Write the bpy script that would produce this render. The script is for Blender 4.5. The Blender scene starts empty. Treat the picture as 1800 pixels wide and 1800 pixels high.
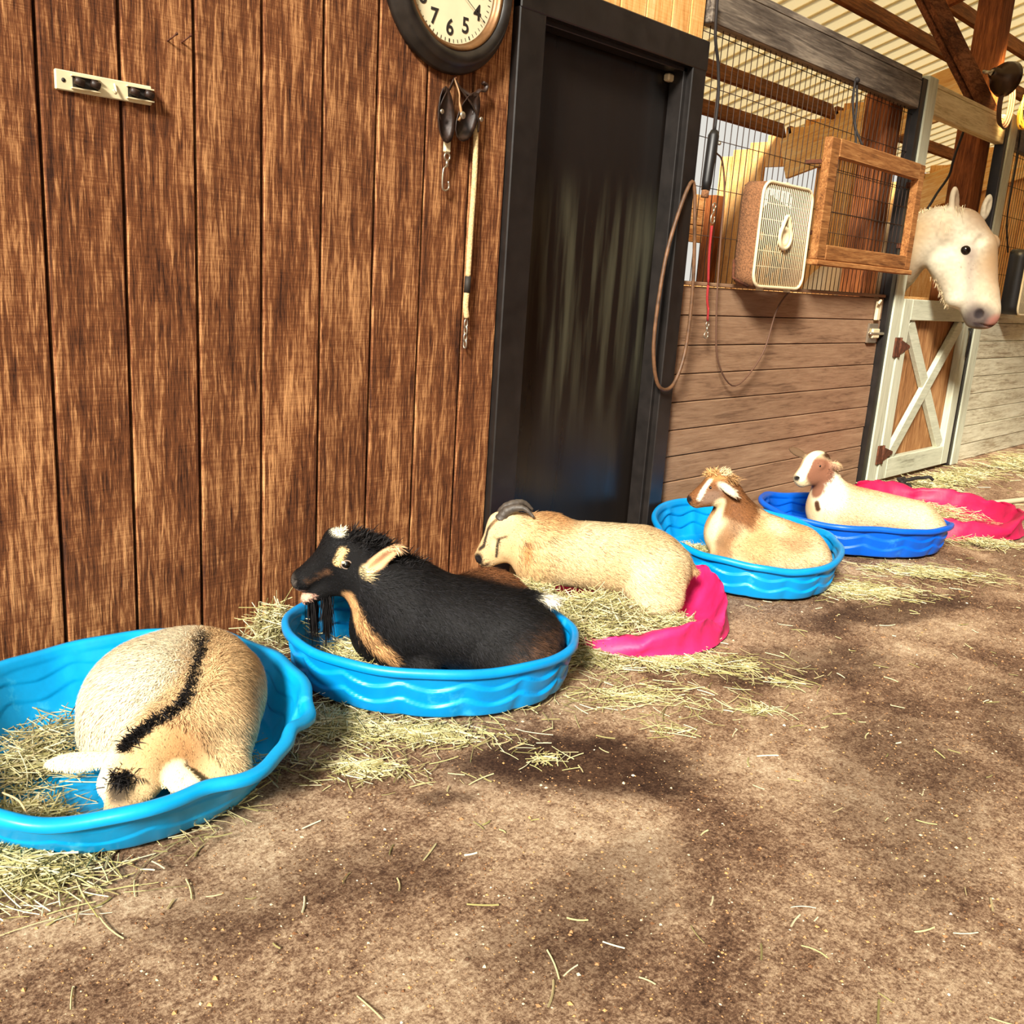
import bpy, math, random
import numpy as np
from mathutils import Vector, Matrix, Euler
rng = np.random.default_rng(7)
random.seed(7)
scn = bpy.context.scene
col = scn.collection

# ------------------------------------------------------------------ camera
CAM_D, CAM_H = 2.5, 1.18            # metres in front of the board wall / above the floor
cam_data = bpy.data.cameras.new('camera')
cam_data.sensor_width = 36.0
cam_data.lens = 1681.99 / 1800.0 * 36.0
cam_data.clip_start = 0.05
cam = bpy.data.objects.new('camera', cam_data)
col.objects.link(cam)
AX = Vector((0.69639524, 0.13088874, -0.70562158))
AY = Vector((-0.7147734, 0.21457473, -0.66562502))
AZ = Vector((0.06428574, 0.96789763, 0.24298461))
M = Matrix((AX, AY, AZ)).to_4x4()
M.translation = (0.0, -CAM_D, CAM_H)
cam.matrix_world = M
scn.camera = cam

# ------------------------------------------------------------------ light
world = bpy.data.worlds.new('world')
scn.world = world
world.use_nodes = True
wn = world.node_tree.nodes
wn['Background'].inputs['Color'].default_value = (1.0, 0.965, 0.88, 1)
wn['Background'].inputs['Strength'].default_value = 0.66
SUN_TO = Vector((-0.78, -0.36, 0.52)).normalized()
sun_data = bpy.data.lights.new('sun', 'SUN')
sun_data.energy = 7.5
sun_data.angle = math.radians(11)
sun_data.color = (1.0, 0.94, 0.83)
sun = bpy.data.objects.new('sun', sun_data)
sun.rotation_euler = SUN_TO.to_track_quat('Z', 'Y').to_euler()
col.objects.link(sun)
scn.view_settings.view_transform = 'Standard'
scn.view_settings.look = 'None'
scn.view_settings.gamma = 1.0
scn.view_settings.use_curve_mapping = False
scn.view_settings.exposure = 0.25


# ------------------------------------------------------------------ helpers
def S(r, g, b):
    return tuple(((c / 255.0) / 12.92 if c / 255.0 <= 0.04045 else ((c / 255.0 + 0.055) / 1.055) ** 2.4) for c in (r, g, b))


def tag(o, label=None, cat=None, group=None, kind=None):
    if label: o['label'] = label
    if cat: o['category'] = cat
    if group: o['group'] = group
    if kind: o['kind'] = kind
    return o


def empty(name, loc=(0, 0, 0), rz=0.0, parent=None):
    o = bpy.data.objects.new(name, None)
    o.location = loc
    o.rotation_euler = (0, 0, rz)
    o.empty_display_size = 0.05
    if parent: o.parent = parent
    col.objects.link(o)
    return o


def np_mesh(name, V, faces, mat=None, smooth=True, color=None, matidx=None):
    """faces: list of (n,k) int arrays"""
    me = bpy.data.meshes.new(name)
    V = np.asarray(V, np.float32)
    me.vertices.add(len(V))
    me.vertices.foreach_set('co', V.ravel())
    faces = [np.asarray(f, np.int32) for f in faces if len(f)]
    nl = sum(f.size for f in faces)
    npoly = sum(len(f) for f in faces)
    me.loops.add(nl)
    me.loops.foreach_set('vertex_index', np.concatenate([f.ravel() for f in faces]))
    me.polygons.add(npoly)
    tot = np.concatenate([np.full(len(f), f.shape[1], np.int32) for f in faces])
    start = np.concatenate([[0], np.cumsum(tot)[:-1]]).astype(np.int32)
    me.polygons.foreach_set('loop_start', start)
    me.polygons.foreach_set('loop_total', tot)
    me.polygons.foreach_set('use_smooth', np.full(npoly, smooth, bool))
    me.update(calc_edges=True)
    if color is not None:
        a = me.color_attributes.new('Col', 'FLOAT_COLOR', 'POINT')
        c4 = np.ones((len(V), 4), np.float32)
        c4[:, :3] = color
        a.data.foreach_set('color', c4.ravel())
    if mat: me.materials.append(mat)
    return me


def link(name, me, parent=None, loc=(0, 0, 0), rot=(0, 0, 0)):
    o = bpy.data.objects.new(name, me)
    o.location = loc
    o.rotation_euler = rot
    if parent: o.parent = parent
    col.objects.link(o)
    return o


class MB:
    """collects simple solids, links them as ONE mesh object"""
    def __init__(self):
        self.v = []; self.f = []; self.sm = []

    def add(self, V, F, smooth=False):
        b = len(self.v)
        self.v += [tuple(p) for p in V]
        self.f += [tuple(i + b for i in f) for f in F]
        self.sm += [smooth] * len(F)
        return self

    def box(self, x0, x1, y0, y1, z0, z1, c=0.0, mat=None):
        if c <= 0:
            V = [(x, y, z) for x in (x0, x1) for y in (y0, y1) for z in (z0, z1)]
            F = [(0, 1, 3, 2), (4, 6, 7, 5), (0, 4, 5, 1), (2, 3, 7, 6), (0, 2, 6, 4), (1, 5, 7, 3)]
        else:
            # chamfered box: 24 verts
            V = []; idx = {}
            for sx in (0, 1):
                for sy in (0, 1):
                    for sz in (0, 1):
                        p = [(x0, x1)[sx], (y0, y1)[sy], (z0, z1)[sz]]
                        s = [(1, -1)[sx], (1, -1)[sy], (1, -1)[sz]]
                        for a in range(3):
                            q = [p[i] + (0 if i == a else s[i] * c) for i in range(3)]
                            idx[(sx, sy, sz, a)] = len(V); V.append(tuple(q))
            F = []
            for a in range(3):
                o1, o2 = [i for i in range(3) if i != a]
                for sa in (0, 1):
                    lp = []
                    for (p, q) in ((0, 0), (1, 0), (1, 1), (0, 1)):
                        k = [0, 0, 0]; k[a] = sa; k[o1] = p; k[o2] = q
                        lp.append(idx[(k[0], k[1], k[2], a)])
                    F.append(tuple(lp))
            for a in range(3):          # edges along axis a
                o1, o2 = [i for i in range(3) if i != a]
                for p in (0, 1):
                    for q in (0, 1):
                        k0 = [0, 0, 0]; k0[o1] = p; k0[o2] = q
                        k1 = list(k0); k1[a] = 1
                        F.append((idx[(*k0, o1)], idx[(*k1, o1)], idx[(*k1, o2)], idx[(*k0, o2)]))
            for sx in (0, 1):
                for sy in (0, 1):
                    for sz in (0, 1):
                        F.append((idx[(sx, sy, sz, 0)], idx[(sx, sy, sz, 1)], idx[(sx, sy, sz, 2)]))
        if mat is not None:
            V = [tuple(mat @ Vector(p)) for p in V]
        return self.add(V, F)

    def tube(self, pts, r, n=8, closed=False, smooth=True, flat=1.0):
        pts = [Vector(p) for p in pts]
        m = len(pts)
        rs = r if isinstance(r, (list, tuple)) else [r] * m
        V = []; F = []
        up = None
        for i, p in enumerate(pts):
            if closed:
                t = pts[(i + 1) % m] - pts[i - 1]
            else:
                t = pts[min(i + 1, m - 1)] - pts[max(i - 1, 0)]
            if t.length < 1e-9: t = Vector((0, 0, 1))
            t.normalize()
            if up is None:
                up = t.orthogonal().normalized()
            else:
                up = (up - t * up.dot(t))
                up = up.normalized() if up.length > 1e-6 else t.orthogonal().normalized()
            s = t.cross(up)
            for k in range(n):
                a = 2 * math.pi * k / n
                V.append(p + up * (math.cos(a) * rs[i]) + s * (math.sin(a) * rs[i] * flat))
        for i in range(m if closed else m - 1):
            j = (i + 1) % m
            for k in range(n):
                l = (k + 1) % n
                F.append((i * n + k, i * n + l, j * n + l, j * n + k))
        if not closed:
            F.append(tuple(range(n - 1, -1, -1)))
            F.append(tuple(range((m - 1) * n, m * n)))
        return self.add(V, F, smooth)

    def lathe(self, prof, n=32, mat=None, smooth=True, cap=False):
        """profile of (r, z) about local Z"""
        V = []; F = []
        for (r, z) in prof:
            for k in range(n):
                a = 2 * math.pi * k / n
                V.append(Vector((r * math.cos(a), r * math.sin(a), z)))
        for i in range(len(prof) - 1):
            for k in range(n):
                l = (k + 1) % n
                F.append((i * n + k, i * n + l, (i + 1) * n + l, (i + 1) * n + k))
        if cap and prof[0][0] > 1e-6: F.append(tuple(range(n - 1, -1, -1)))
        if cap and prof[-1][0] > 1e-6: F.append(tuple(range((len(prof) - 1) * n, len(prof) * n)))
        if mat is not None: V = [mat @ p for p in V]
        return self.add(V, F, smooth)

    def ball(self, c, r, n=12, m=8):
        prof = [(max(1e-5, math.sin(math.pi * i / m)), -math.cos(math.pi * i / m)) for i in range(m + 1)]
        rr = r if isinstance(r, (tuple, list)) else (r, r, r)
        mt = Matrix.Translation(c) @ Matrix.Diagonal((*rr, 1))
        return self.lathe(prof, n, mt)

    def mesh(self, name, mat):
        me = bpy.data.meshes.new(name)
        me.from_pydata(self.v, [], self.f)
        me.polygons.foreach_set('use_smooth', self.sm)
        me.update()
        if mat: me.materials.append(mat)
        return me

    def build(self, name, mat, parent=None, loc=(0, 0, 0), rot=(0, 0, 0)):
        return link(name, self.mesh(name, mat), parent, loc, rot)


def curve_pts(ctrl, n=40, closed=False):
    """Catmull-Rom through control points"""
    P = [np.array(p, float) for p in ctrl]
    m = len(P); out = []
    segs = m if closed else m - 1
    per = max(2, n // segs)
    for i in range(segs):
        if closed:
            p0, p1, p2, p3 = P[i - 1], P[i], P[(i + 1) % m], P[(i + 2) % m]
        else:
            p1, p2 = P[i], P[i + 1]
            p0 = P[i - 1] if i > 0 else 2 * p1 - p2
            p3 = P[i + 2] if i + 2 < m else 2 * p2 - p1
        for k in range(per):
            t = k / per
            out.append(0.5 * ((2 * p1) + (-p0 + p2) * t + (2 * p0 - 5 * p1 + 4 * p2 - p3) * t * t + (-p0 + 3 * p1 - 3 * p2 + p3) * t ** 3))
    if not closed: out.append(P[-1])
    return out


# ------------------------------------------------------------------ materials
def new_mat(name):
    m = bpy.data.materials.new(name)
    m.use_nodes = True
    return m, m.node_tree.nodes, m.node_tree.links, m.node_tree.nodes['Principled BSDF']


def ramp(n, stops):
    r = n.new('ShaderNodeValToRGB')
    e = r.color_ramp.elements
    while len(e) < len(stops): e.new(0.5)
    for k, (p, c) in zip(e, stops):
        k.position = p; k.color = (*c, 1)
    return r


def plain(name, rgb, rough=0.5, metal=0.0, var=0.0, scale=20, bump=0.0, spec=0.5):
    m, n, l, b = new_mat(name)
    b.inputs['Base Color'].default_value = (*rgb, 1)
    b.inputs['Roughness'].default_value = rough
    b.inputs['Metallic'].default_value = metal
    b.inputs['Specular IOR Level'].default_value = spec
    if var or bump:
        tc = n.new('ShaderNodeTexCoord')
        nz = n.new('ShaderNodeTexNoise')
        nz.inputs['Scale'].default_value = scale; nz.inputs['Detail'].default_value = 6
        l.new(tc.outputs['Object'], nz.inputs['Vector'])
        if var:
            r = ramp(n, [(0.3, tuple(c * (1 - var) for c in rgb)), (0.7, tuple(min(1, c * (1 + var)) for c in rgb))])
            l.new(nz.outputs['Fac'], r.inputs['Fac'])
            l.new(r.outputs['Color'], b.inputs['Base Color'])
        if bump:
            bp = n.new('ShaderNodeBump')
            bp.inputs['Strength'].default_value = bump; bp.inputs['Distance'].default_value = 0.004
            l.new(nz.outputs['Fac'], bp.inputs['Height'])
            l.new(bp.outputs['Normal'], b.inputs['Normal'])
    return m


def wood(name, dark, mid, light, axis=2, rough=0.8, grain=1.0, bump=0.5, saw=0.0, blotch=0.35, tint=0.12, pos=(0.34, 0.5, 0.66)):
    """rough timber; grain runs along the given object axis, saw marks across it"""
    m, n, l, b = new_mat(name)
    b.inputs['Roughness'].default_value = rough
    b.inputs['Specular IOR Level'].default_value = 0.25
    tc = n.new('ShaderNodeTexCoord')
    oi = n.new('ShaderNodeObjectInfo')
    mul = n.new('ShaderNodeVectorMath'); mul.operation = 'SCALE'
    mul.inputs[0].default_value = (17.3, 29.1, 41.7)
    l.new(oi.outputs['Random'], mul.inputs['Scale'])
    add = n.new('ShaderNodeVectorMath'); add.operation = 'ADD'
    l.new(tc.outputs['Object'], add.inputs[0]); l.new(mul.outputs[0], add.inputs[1])
    def noise(sc_long, sc_cross, detail, dist, nscale=1.0):
        mp = n.new('ShaderNodeMapping')
        s = [sc_cross] * 3; s[axis] = sc_long
        mp.inputs['Scale'].default_value = s
        l.new(add.outputs[0], mp.inputs['Vector'])
        z = n.new('ShaderNodeTexNoise')
        z.inputs['Scale'].default_value = nscale; z.inputs['Detail'].default_value = detail
        z.inputs['Distortion'].default_value = dist; z.inputs['Roughness'].default_value = 0.62
        l.new(mp.outputs[0], z.inputs['Vector'])
        return z
    g1 = noise(3.0 * grain, 42 * grain, 7, 1.1)
    g2 = noise(14 * grain, 190 * grain, 4, 0.3)
    bl = noise(1.6, 4.5, 4, 0.5)
    # weighted sum of grains
    def math2(op, a, bb, use=None):
        q = n.new('ShaderNodeMath'); q.operation = op
        for i, x in enumerate((a, bb)):
            if isinstance(x, (int, float)): q.inputs[i].default_value = x
            else: l.new(x, q.inputs[i])
        return q.outputs[0]
    h = math2('ADD', math2('MULTIPLY', g1.outputs['Fac'], 0.62), math2('MULTIPLY', g2.outputs['Fac'], 0.38))
    if saw > 0:
        sw = noise(230, 9, 3, 0.2)
        h = math2('ADD', math2('MULTIPLY', h, 1 - saw), math2('MULTIPLY', sw.outputs['Fac'], saw))
    hh = math2('ADD', h, math2('MULTIPLY', math2('SUBTRACT', bl.outputs['Fac'], 0.5), blotch))
    r = ramp(n, [(pos[0], dark), (pos[1], mid), (pos[2], light)])
    l.new(hh, r.inputs['Fac'])
    hsv = n.new('ShaderNodeHueSaturation')
    val = math2('ADD', math2('MULTIPLY', oi.outputs['Random'], 2 * tint), 1 - tint)
    l.new(val, hsv.inputs['Value'])
    l.new(r.outputs['Color'], hsv.inputs['Color'])
    l.new(hsv.outputs['Color'], b.inputs['Base Color'])
    bp = n.new('ShaderNodeBump')
    bp.inputs['Strength'].default_value = bump; bp.inputs['Distance'].default_value = 0.006
    l.new(h, bp.inputs['Height'])
    l.new(bp.outputs['Normal'], b.inputs['Normal'])
    return m


MAT = {}
MAT['board'] = wood('rough_sawn_board', S(52, 26, 13), S(116, 68, 37), S(204, 148, 96), 2, 0.85, 1.5, 1.0, 0.12, 0.30, 0.06, (0.37, 0.5, 0.63))
MAT['board_orange'] = wood('orange_board', S(200, 130, 64), S(240, 182, 108), S(252, 220, 158), 2, 0.8, 1.0, 0.4, 0.2, 0.3, 0.1)  # lightened so the stall end boards look sunlit
MAT['plank'] = wood('weathered_plank', S(84, 60, 44), S(142, 110, 84), S(172, 140, 110), 0, 0.75, 0.8, 0.3, 0.0, 0.35, 0.07, (0.26, 0.45, 0.72))
MAT['plank_pale'] = wood('pale_plank_timber', S(150, 135, 108), S(205, 198, 170), S(226, 222, 196), 0, 0.75, 0.8, 0.3, 0.0, 0.5, 0.05)  # paler tones than the planks beside the door
MAT['back_wood'] = wood('back_wall_plank', S(180, 112, 58), S(232, 172, 104), S(250, 214, 150), 0, 0.8, 0.8, 0.3, 0.0, 0.4, 0.12)  # pale tones carry sunlight that the roof keeps off the back wall
MAT['lumber'] = wood('brown_lumber', S(78, 42, 18), S(128, 76, 36), S(170, 110, 58), 0, 0.8, 0.9, 0.4, 0.0, 0.35, 0.08)
MAT['lumber_z'] = wood('brown_post_timber', S(72, 36, 16), S(132, 74, 36), S(176, 108, 56), 2, 0.8, 0.9, 0.5, 0.0, 0.35, 0.08)
MAT['sunlit_pine'] = wood('sunlit_tone_pine', S(224, 156, 84), S(248, 200, 126), S(254, 228, 170), 1, 0.8, 0.8, 0.2, 0.0, 0.3, 0.05)  # sunlight on the far rafters is put into the wood colour
MAT['brace'] = wood('dark_brace_timber', S(52, 27, 14), S(98, 58, 32), S(150, 98, 62), 0, 0.8, 0.9, 0.5, 0.0, 0.6, 0.08)
MAT['frame_wood'] = wood('frame_timber', S(88, 50, 22), S(150, 98, 52), S(186, 134, 80), 0, 0.8, 0.9, 0.4, 0.0, 0.35, 0.1)
MAT['grey_beam'] = wood('grey_beam_timber', S(62, 54, 48), S(104, 94, 84), S(150, 138, 122), 0, 0.6, 0.7, 0.25, 0.0, 0.5, 0.05)
MAT['tan_beam_lit'] = wood('lamplit_tan_timber', S(176, 154, 108), S(220, 202, 154), S(240, 226, 182), 0, 0.7, 0.7, 0.25, 0.0, 0.4, 0.05)  # tan brightened to hold the clamp lamp's yellow light on the beam
MAT['white_post'] = wood('pale_painted_post', S(120, 118, 100), S(186, 188, 164), S(214, 216, 192), 2, 0.6, 0.7, 0.25, 0.0, 0.5, 0.04, (0.25, 0.42, 0.7))
MAT['white_rail'] = wood('pale_painted_rail', S(120, 118, 100), S(186, 188, 164), S(214, 216, 192), 0, 0.6, 0.7, 0.25, 0.0, 0.5, 0.04, (0.25, 0.42, 0.7))
MAT['gate_panel'] = wood('gate_panel_timber', S(104, 66, 36), S(160, 112, 68), S(196, 150, 100), 2, 0.75, 0.9, 0.35, 0.0, 0.35, 0.05)
MAT['dark'] = plain('dark_recess', S(26, 18, 13), 0.9)
MAT['black_paint'] = plain('black_trim_paint', S(28, 24, 22), 0.4, 0, 0.35, 14, 0.25)
MAT['wire'] = plain('rusty_wire', S(58, 38, 26), 0.6, 0.3)
def roof_mat():
    m, n, l, b = new_mat('cream_translucent_roofing')
    b.inputs['Base Color'].default_value = (*S(238, 230, 208), 1); b.inputs['Roughness'].default_value = 0.5
    tr = n.new('ShaderNodeBsdfTranslucent'); tr.inputs['Color'].default_value = (*S(244, 234, 206), 1)
    mx = n.new('ShaderNodeMixShader'); mx.inputs[0].default_value = 0.72
    l.new(b.outputs[0], mx.inputs[1]); l.new(tr.outputs[0], mx.inputs[2])
    l.new(mx.outputs[0], n['Material Output'].inputs['Surface'])
    return m


MAT['roof'] = roof_mat()
MAT['steel'] = plain('worn_steel', S(190, 180, 160), 0.35, 0.9)
MAT['rust'] = plain('rusted_iron', S(92, 50, 28), 0.85, 0.2, 0.5, 60, 0.4)
MAT['brass'] = plain('dull_brass', S(196, 158, 96), 0.4, 0.7)
MAT['black'] = plain('black_plastic', S(22, 20, 20), 0.45)
MAT['rubber'] = plain('old_rubber_hose', S(96, 66, 42), 0.55, 0, 0.5, 30)
MAT['cord'] = plain('dark_cord', S(30, 24, 22), 0.7)
MAT['brown_cord'] = plain('brown_cord', S(96, 66, 48), 0.7)
MAT['red'] = plain('red_webbing', S(150, 30, 32), 0.8, 0, 0.2, 200)
MAT['cream_plastic'] = plain('cream_plastic', S(232, 214, 172), 0.5, 0, 0.08, 20)
MAT['dusty'] = plain('dust_caked_brown', S(128, 86, 54), 0.95, 0, 0.5, 160, 0.8)
MAT['clock_frame'] = plain('worn_black_clock_frame', S(36, 31, 27), 0.38, 0.1, 0.6, 18, 0.15)
MAT['clock_rim'] = plain('bronze_clock_rim', S(120, 84, 50), 0.4, 0.5, 0.3, 30)
MAT['clock_face'] = plain('cream_dial', S(238, 226, 186), 0.6, 0, 0.06, 12)
MAT['ink'] = plain('dark_ink', S(40, 34, 28), 0.7)
MAT['leather'] = plain('old_leather', S(44, 27, 18), 0.5, 0, 0.5, 40, 0.3)
MAT['rope'] = plain('beige_rope', S(206, 178, 128), 0.9, 0, 0.35, 150, 0.6)
MAT['strip'] = plain('white_holder_plastic', S(226, 212, 172), 0.5, 0, 0.06, 30)
MAT['horn'] = plain('grey_horn', S(74, 66, 58), 0.55, 0, 0.4, 60, 0.5)
MAT['eye'] = plain('dark_eye', S(16, 11, 8), 0.06)
MAT['eye_gold'] = plain('amber_eye', S(150, 112, 50), 0.08)
MAT['yellow_cord'] = plain('yellow_extension_cord', S(226, 170, 60), 0.5)
MAT['bronze'] = plain('bronze_reflector', S(70, 52, 36), 0.35, 0.6)
MAT['hose'] = plain('pale_hose', S(190, 180, 150), 0.6)
MAT['backdrop'] = plain('outdoor_ground', S(200, 180, 140), 0.9, 0, 0.2, 2)


def vcol(name, rough=0.85, bump=0.0, bscale=300, trans=0.0, spec=0.2):
    m, n, l, b = new_mat(name)
    a = n.new('ShaderNodeAttribute'); a.attribute_name = 'Col'
    l.new(a.outputs['Color'], b.inputs['Base Color'])
    b.inputs['Roughness'].default_value = rough
    b.inputs['Specular IOR Level'].default_value = spec
    if bump:
        tc = n.new('ShaderNodeTexCoord'); nz = n.new('ShaderNodeTexNoise')
        nz.inputs['Scale'].default_value = bscale; nz.inputs['Detail'].default_value = 3
        l.new(tc.outputs['Object'], nz.inputs['Vector'])
        bp = n.new('ShaderNodeBump'); bp.inputs['Strength'].default_value = bump; bp.inputs['Distance'].default_value = 0.003
        l.new(nz.outputs['Fac'], bp.inputs['Height']); l.new(bp.outputs['Normal'], b.inputs['Normal'])
    return m


MAT['hide'] = vcol('animal_hide', 0.8, 0.35, 260)
MAT['fur'] = vcol('animal_fur', 0.7, 0, spec=0.25)
MAT['hay'] = vcol('dry_hay', 0.75)
MAT['grit'] = vcol('loose_grit', 0.9)


def door_mat():
    m, n, l, b = new_mat('faded_black_door_paint')
    tc = n.new('ShaderNodeTexCoord')
    mp = n.new('ShaderNodeMapping'); mp.inputs['Scale'].default_value = (16, 16, 1.1)
    l.new(tc.outputs['Object'], mp.inputs['Vector'])
    nz = n.new('ShaderNodeTexNoise'); nz.inputs['Scale'].default_value = 1.0; nz.inputs['Detail'].default_value = 6
    l.new(mp.outputs[0], nz.inputs['Vector'])
    sx = n.new('ShaderNodeSeparateXYZ'); l.new(tc.outputs['Object'], sx.inputs[0])
    # worn, chalky streaks between knee and shoulder height of the door
    up = n.new('ShaderNodeMapRange'); up.interpolation_type = 'SMOOTHSTEP'
    up.inputs['From Min'].default_value = 0.35; up.inputs['From Max'].default_value = 1.0
    l.new(sx.outputs['Z'], up.inputs['Value'])
    dn = n.new('ShaderNodeMapRange'); dn.interpolation_type = 'SMOOTHSTEP'
    dn.inputs['From Min'].default_value = 1.62; dn.inputs['From Max'].default_value = 1.35
    l.new(sx.outputs['Z'], dn.inputs['Value'])
    mm = n.new('ShaderNodeMath'); mm.operation = 'MULTIPLY'
    l.new(up.outputs[0], mm.inputs[0]); l.new(dn.outputs[0], mm.inputs[1])
    r = ramp(n, [(0.48, (0, 0, 0)), (0.68, (1, 1, 1))]); l.new(nz.outputs['Fac'], r.inputs['Fac'])
    m2 = n.new('ShaderNodeMath'); m2.operation = 'MULTIPLY'
    l.new(mm.outputs[0], m2.inputs[0]); l.new(r.outputs['Color'], m2.inputs[1])
    mix = n.new('ShaderNodeMix'); mix.data_type = 'RGBA'
    mix.inputs['A'].default_value = (*S(24, 19, 16), 1); mix.inputs['B'].default_value = (*S(68, 66, 52), 1)
    l.new(m2.outputs[0], mix.inputs['Factor'])
    l.new(mix.outputs['Result'], b.inputs['Base Color'])
    rr = n.new('ShaderNodeMapRange'); rr.inputs['To Min'].default_value = 0.18; rr.inputs['To Max'].default_value = 0.45
    l.new(nz.outputs['Fac'], rr.inputs['Value']); l.new(rr.outputs[0], b.inputs['Roughness'])
    bp = n.new('ShaderNodeBump'); bp.inputs['Strength'].default_value = 0.25; bp.inputs['Distance'].default_value = 0.003
    l.new(nz.outputs['Fac'], bp.inputs['Height']); l.new(bp.outputs['Normal'], b.inputs['Normal'])
    return m


MAT['door'] = door_mat()


def tub_mat(name, rgb, light):
    m, n, l, b = new_mat(name)
    tc = n.new('ShaderNodeTexCoord')
    nz = n.new('ShaderNodeTexNoise'); nz.inputs['Scale'].default_value = 9; nz.inputs['Detail'].default_value = 8; nz.inputs['Roughness'].default_value = 0.7
    l.new(tc.outputs['Object'], nz.inputs['Vector'])
    r = ramp(n, [(0.35, tuple(c * 0.86 for c in rgb)), (0.6, rgb), (0.76, light)])
    l.new(nz.outputs['Fac'], r.inputs['Fac']); l.new(r.outputs['Color'], b.inputs['Base Color'])
    b.inputs['Roughness'].default_value = 0.38
    b.inputs['Specular IOR Level'].default_value = 0.4
    n2 = n.new('ShaderNodeTexNoise'); n2.inputs['Scale'].default_value = 60; l.new(tc.outputs['Object'], n2.inputs['Vector'])
    bp = n.new('ShaderNodeBump'); bp.inputs['Strength'].default_value = 0.08; bp.inputs['Distance'].default_value = 0.004
    l.new(n2.outputs['Fac'], bp.inputs['Height']); l.new(bp.outputs['Normal'], b.inputs['Normal'])
    return m


MAT['tub_cyan'] = tub_mat('cyan_blue_plastic', S(0, 160, 224), S(70, 200, 238))
MAT['tub_sky'] = tub_mat('sky_blue_plastic', S(0, 146, 218), S(60, 186, 234))
MAT['tub_royal'] = tub_mat('royal_blue_plastic', S(0, 92, 206), S(50, 140, 226))
MAT['pink'] = plain('pink_pool_fabric', S(216, 38, 106), 0.55, 0, 0.15, 22, 0.6)
MAT['pink_dark'] = plain('magenta_pool_fabric', S(186, 20, 74), 0.55, 0, 0.15, 22, 0.6)


def floor_mat():
    m, n, l, b = new_mat('gritty_packed_floor')
    tc = n.new('ShaderNodeTexCoord')
    P = tc.outputs['Object']
    def noise(s, d, rgh=0.6, dist=0.0):
        z = n.new('ShaderNodeTexNoise'); z.inputs['Scale'].default_value = s; z.inputs['Detail'].default_value = d
        z.inputs['Roughness'].default_value = rgh; z.inputs['Distortion'].default_value = dist
        l.new(P, z.inputs['Vector']); return z.outputs['Fac']
    def mth(op, a, c, clamp=False):
        q = n.new('ShaderNodeMath'); q.operation = op; q.use_clamp = clamp
        for i, x in enumerate((a, c)):
            if isinstance(x, (int, float)): q.inputs[i].default_value = x
            else: l.new(x, q.inputs[i])
        return q.outputs[0]
    fine = noise(120, 6, 0.85)
    mid = noise(34, 6, 0.7)
    big = noise(2.6, 5, 0.6, 0.6)
    h = mth('ADD', mth('ADD', mth('MULTIPLY', fine, 0.52), mth('MULTIPLY', mid, 0.24)), mth('MULTIPLY', big, 0.30))
    r = ramp(n, [(0.42, S(52, 31, 20)), (0.50, S(124, 93, 70)), (0.57, S(192, 162, 130)), (0.66, S(242, 222, 190))])
    l.new(h, r.inputs['Fac'])
    # wet patches with their own outlines (x, y, rx, ry, angle)
    warp = n.new('ShaderNodeTexNoise'); warp.inputs['Scale'].default_value = 5; warp.inputs['Detail'].default_value = 5
    l.new(P, warp.inputs['Vector'])
    wv = n.new('ShaderNodeVectorMath'); wv.operation = 'MULTIPLY_ADD'
    wv.inputs[1].default_value = (0.26, 0.26, 0); wv.inputs[2].default_value = (-0.13, -0.13, 0)
    l.new(warp.outputs['Color'], wv.inputs[0])
    pw = n.new('ShaderNodeVectorMath'); pw.operation = 'ADD'; l.new(P, pw.inputs[0]); l.new(wv.outputs[0], pw.inputs[1])
    tot = None
    for (x, y, rx, ry, a, st) in STAINS:
        mp = n.new('ShaderNodeMapping'); mp.vector_type = 'TEXTURE'
        mp.inputs['Location'].default_value = (x, y, 0); mp.inputs['Rotation'].default_value = (0, 0, math.radians(a)); mp.inputs['Scale'].default_value = (rx, ry, 1)
        l.new(pw.outputs[0], mp.inputs['Vector'])
        ln = n.new('ShaderNodeVectorMath'); ln.operation = 'LENGTH'; l.new(mp.outputs[0], ln.inputs[0])
        mr = n.new('ShaderNodeMapRange'); mr.interpolation_type = 'SMOOTHSTEP'
        mr.inputs['From Min'].default_value = 1.15; mr.inputs['From Max'].default_value = 0.55; mr.inputs['To Max'].default_value = st
        l.new(ln.outputs['Value'], mr.inputs['Value'])
        tot = mr.outputs[0] if tot is None else mth('MAXIMUM', tot, mr.outputs[0])
    mix = n.new('ShaderNodeMix'); mix.data_type = 'RGBA'; mix.blend_type = 'MULTIPLY'
    l.new(tot, mix.inputs['Factor']); l.new(r.outputs['Color'], mix.inputs['A'])
    mix.inputs['B'].default_value = (0.17, 0.115, 0.09, 1)
    l.new(mix.outputs['Result'], b.inputs['Base Color'])
    b.inputs['Roughness'].default_value = 0.9
    b.inputs['Specular IOR Level'].default_value = 0.2
    bp = n.new('ShaderNodeBump'); bp.inputs['Strength'].default_value = 0.9; bp.inputs['Distance'].default_value = 0.010
    l.new(mth('ADD', mth('MULTIPLY', fine, 0.6), mth('MULTIPLY', mid, 0.6)), bp.inputs['Height'])
    l.new(bp.outputs['Normal'], b.inputs['Normal'])
    return m


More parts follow.
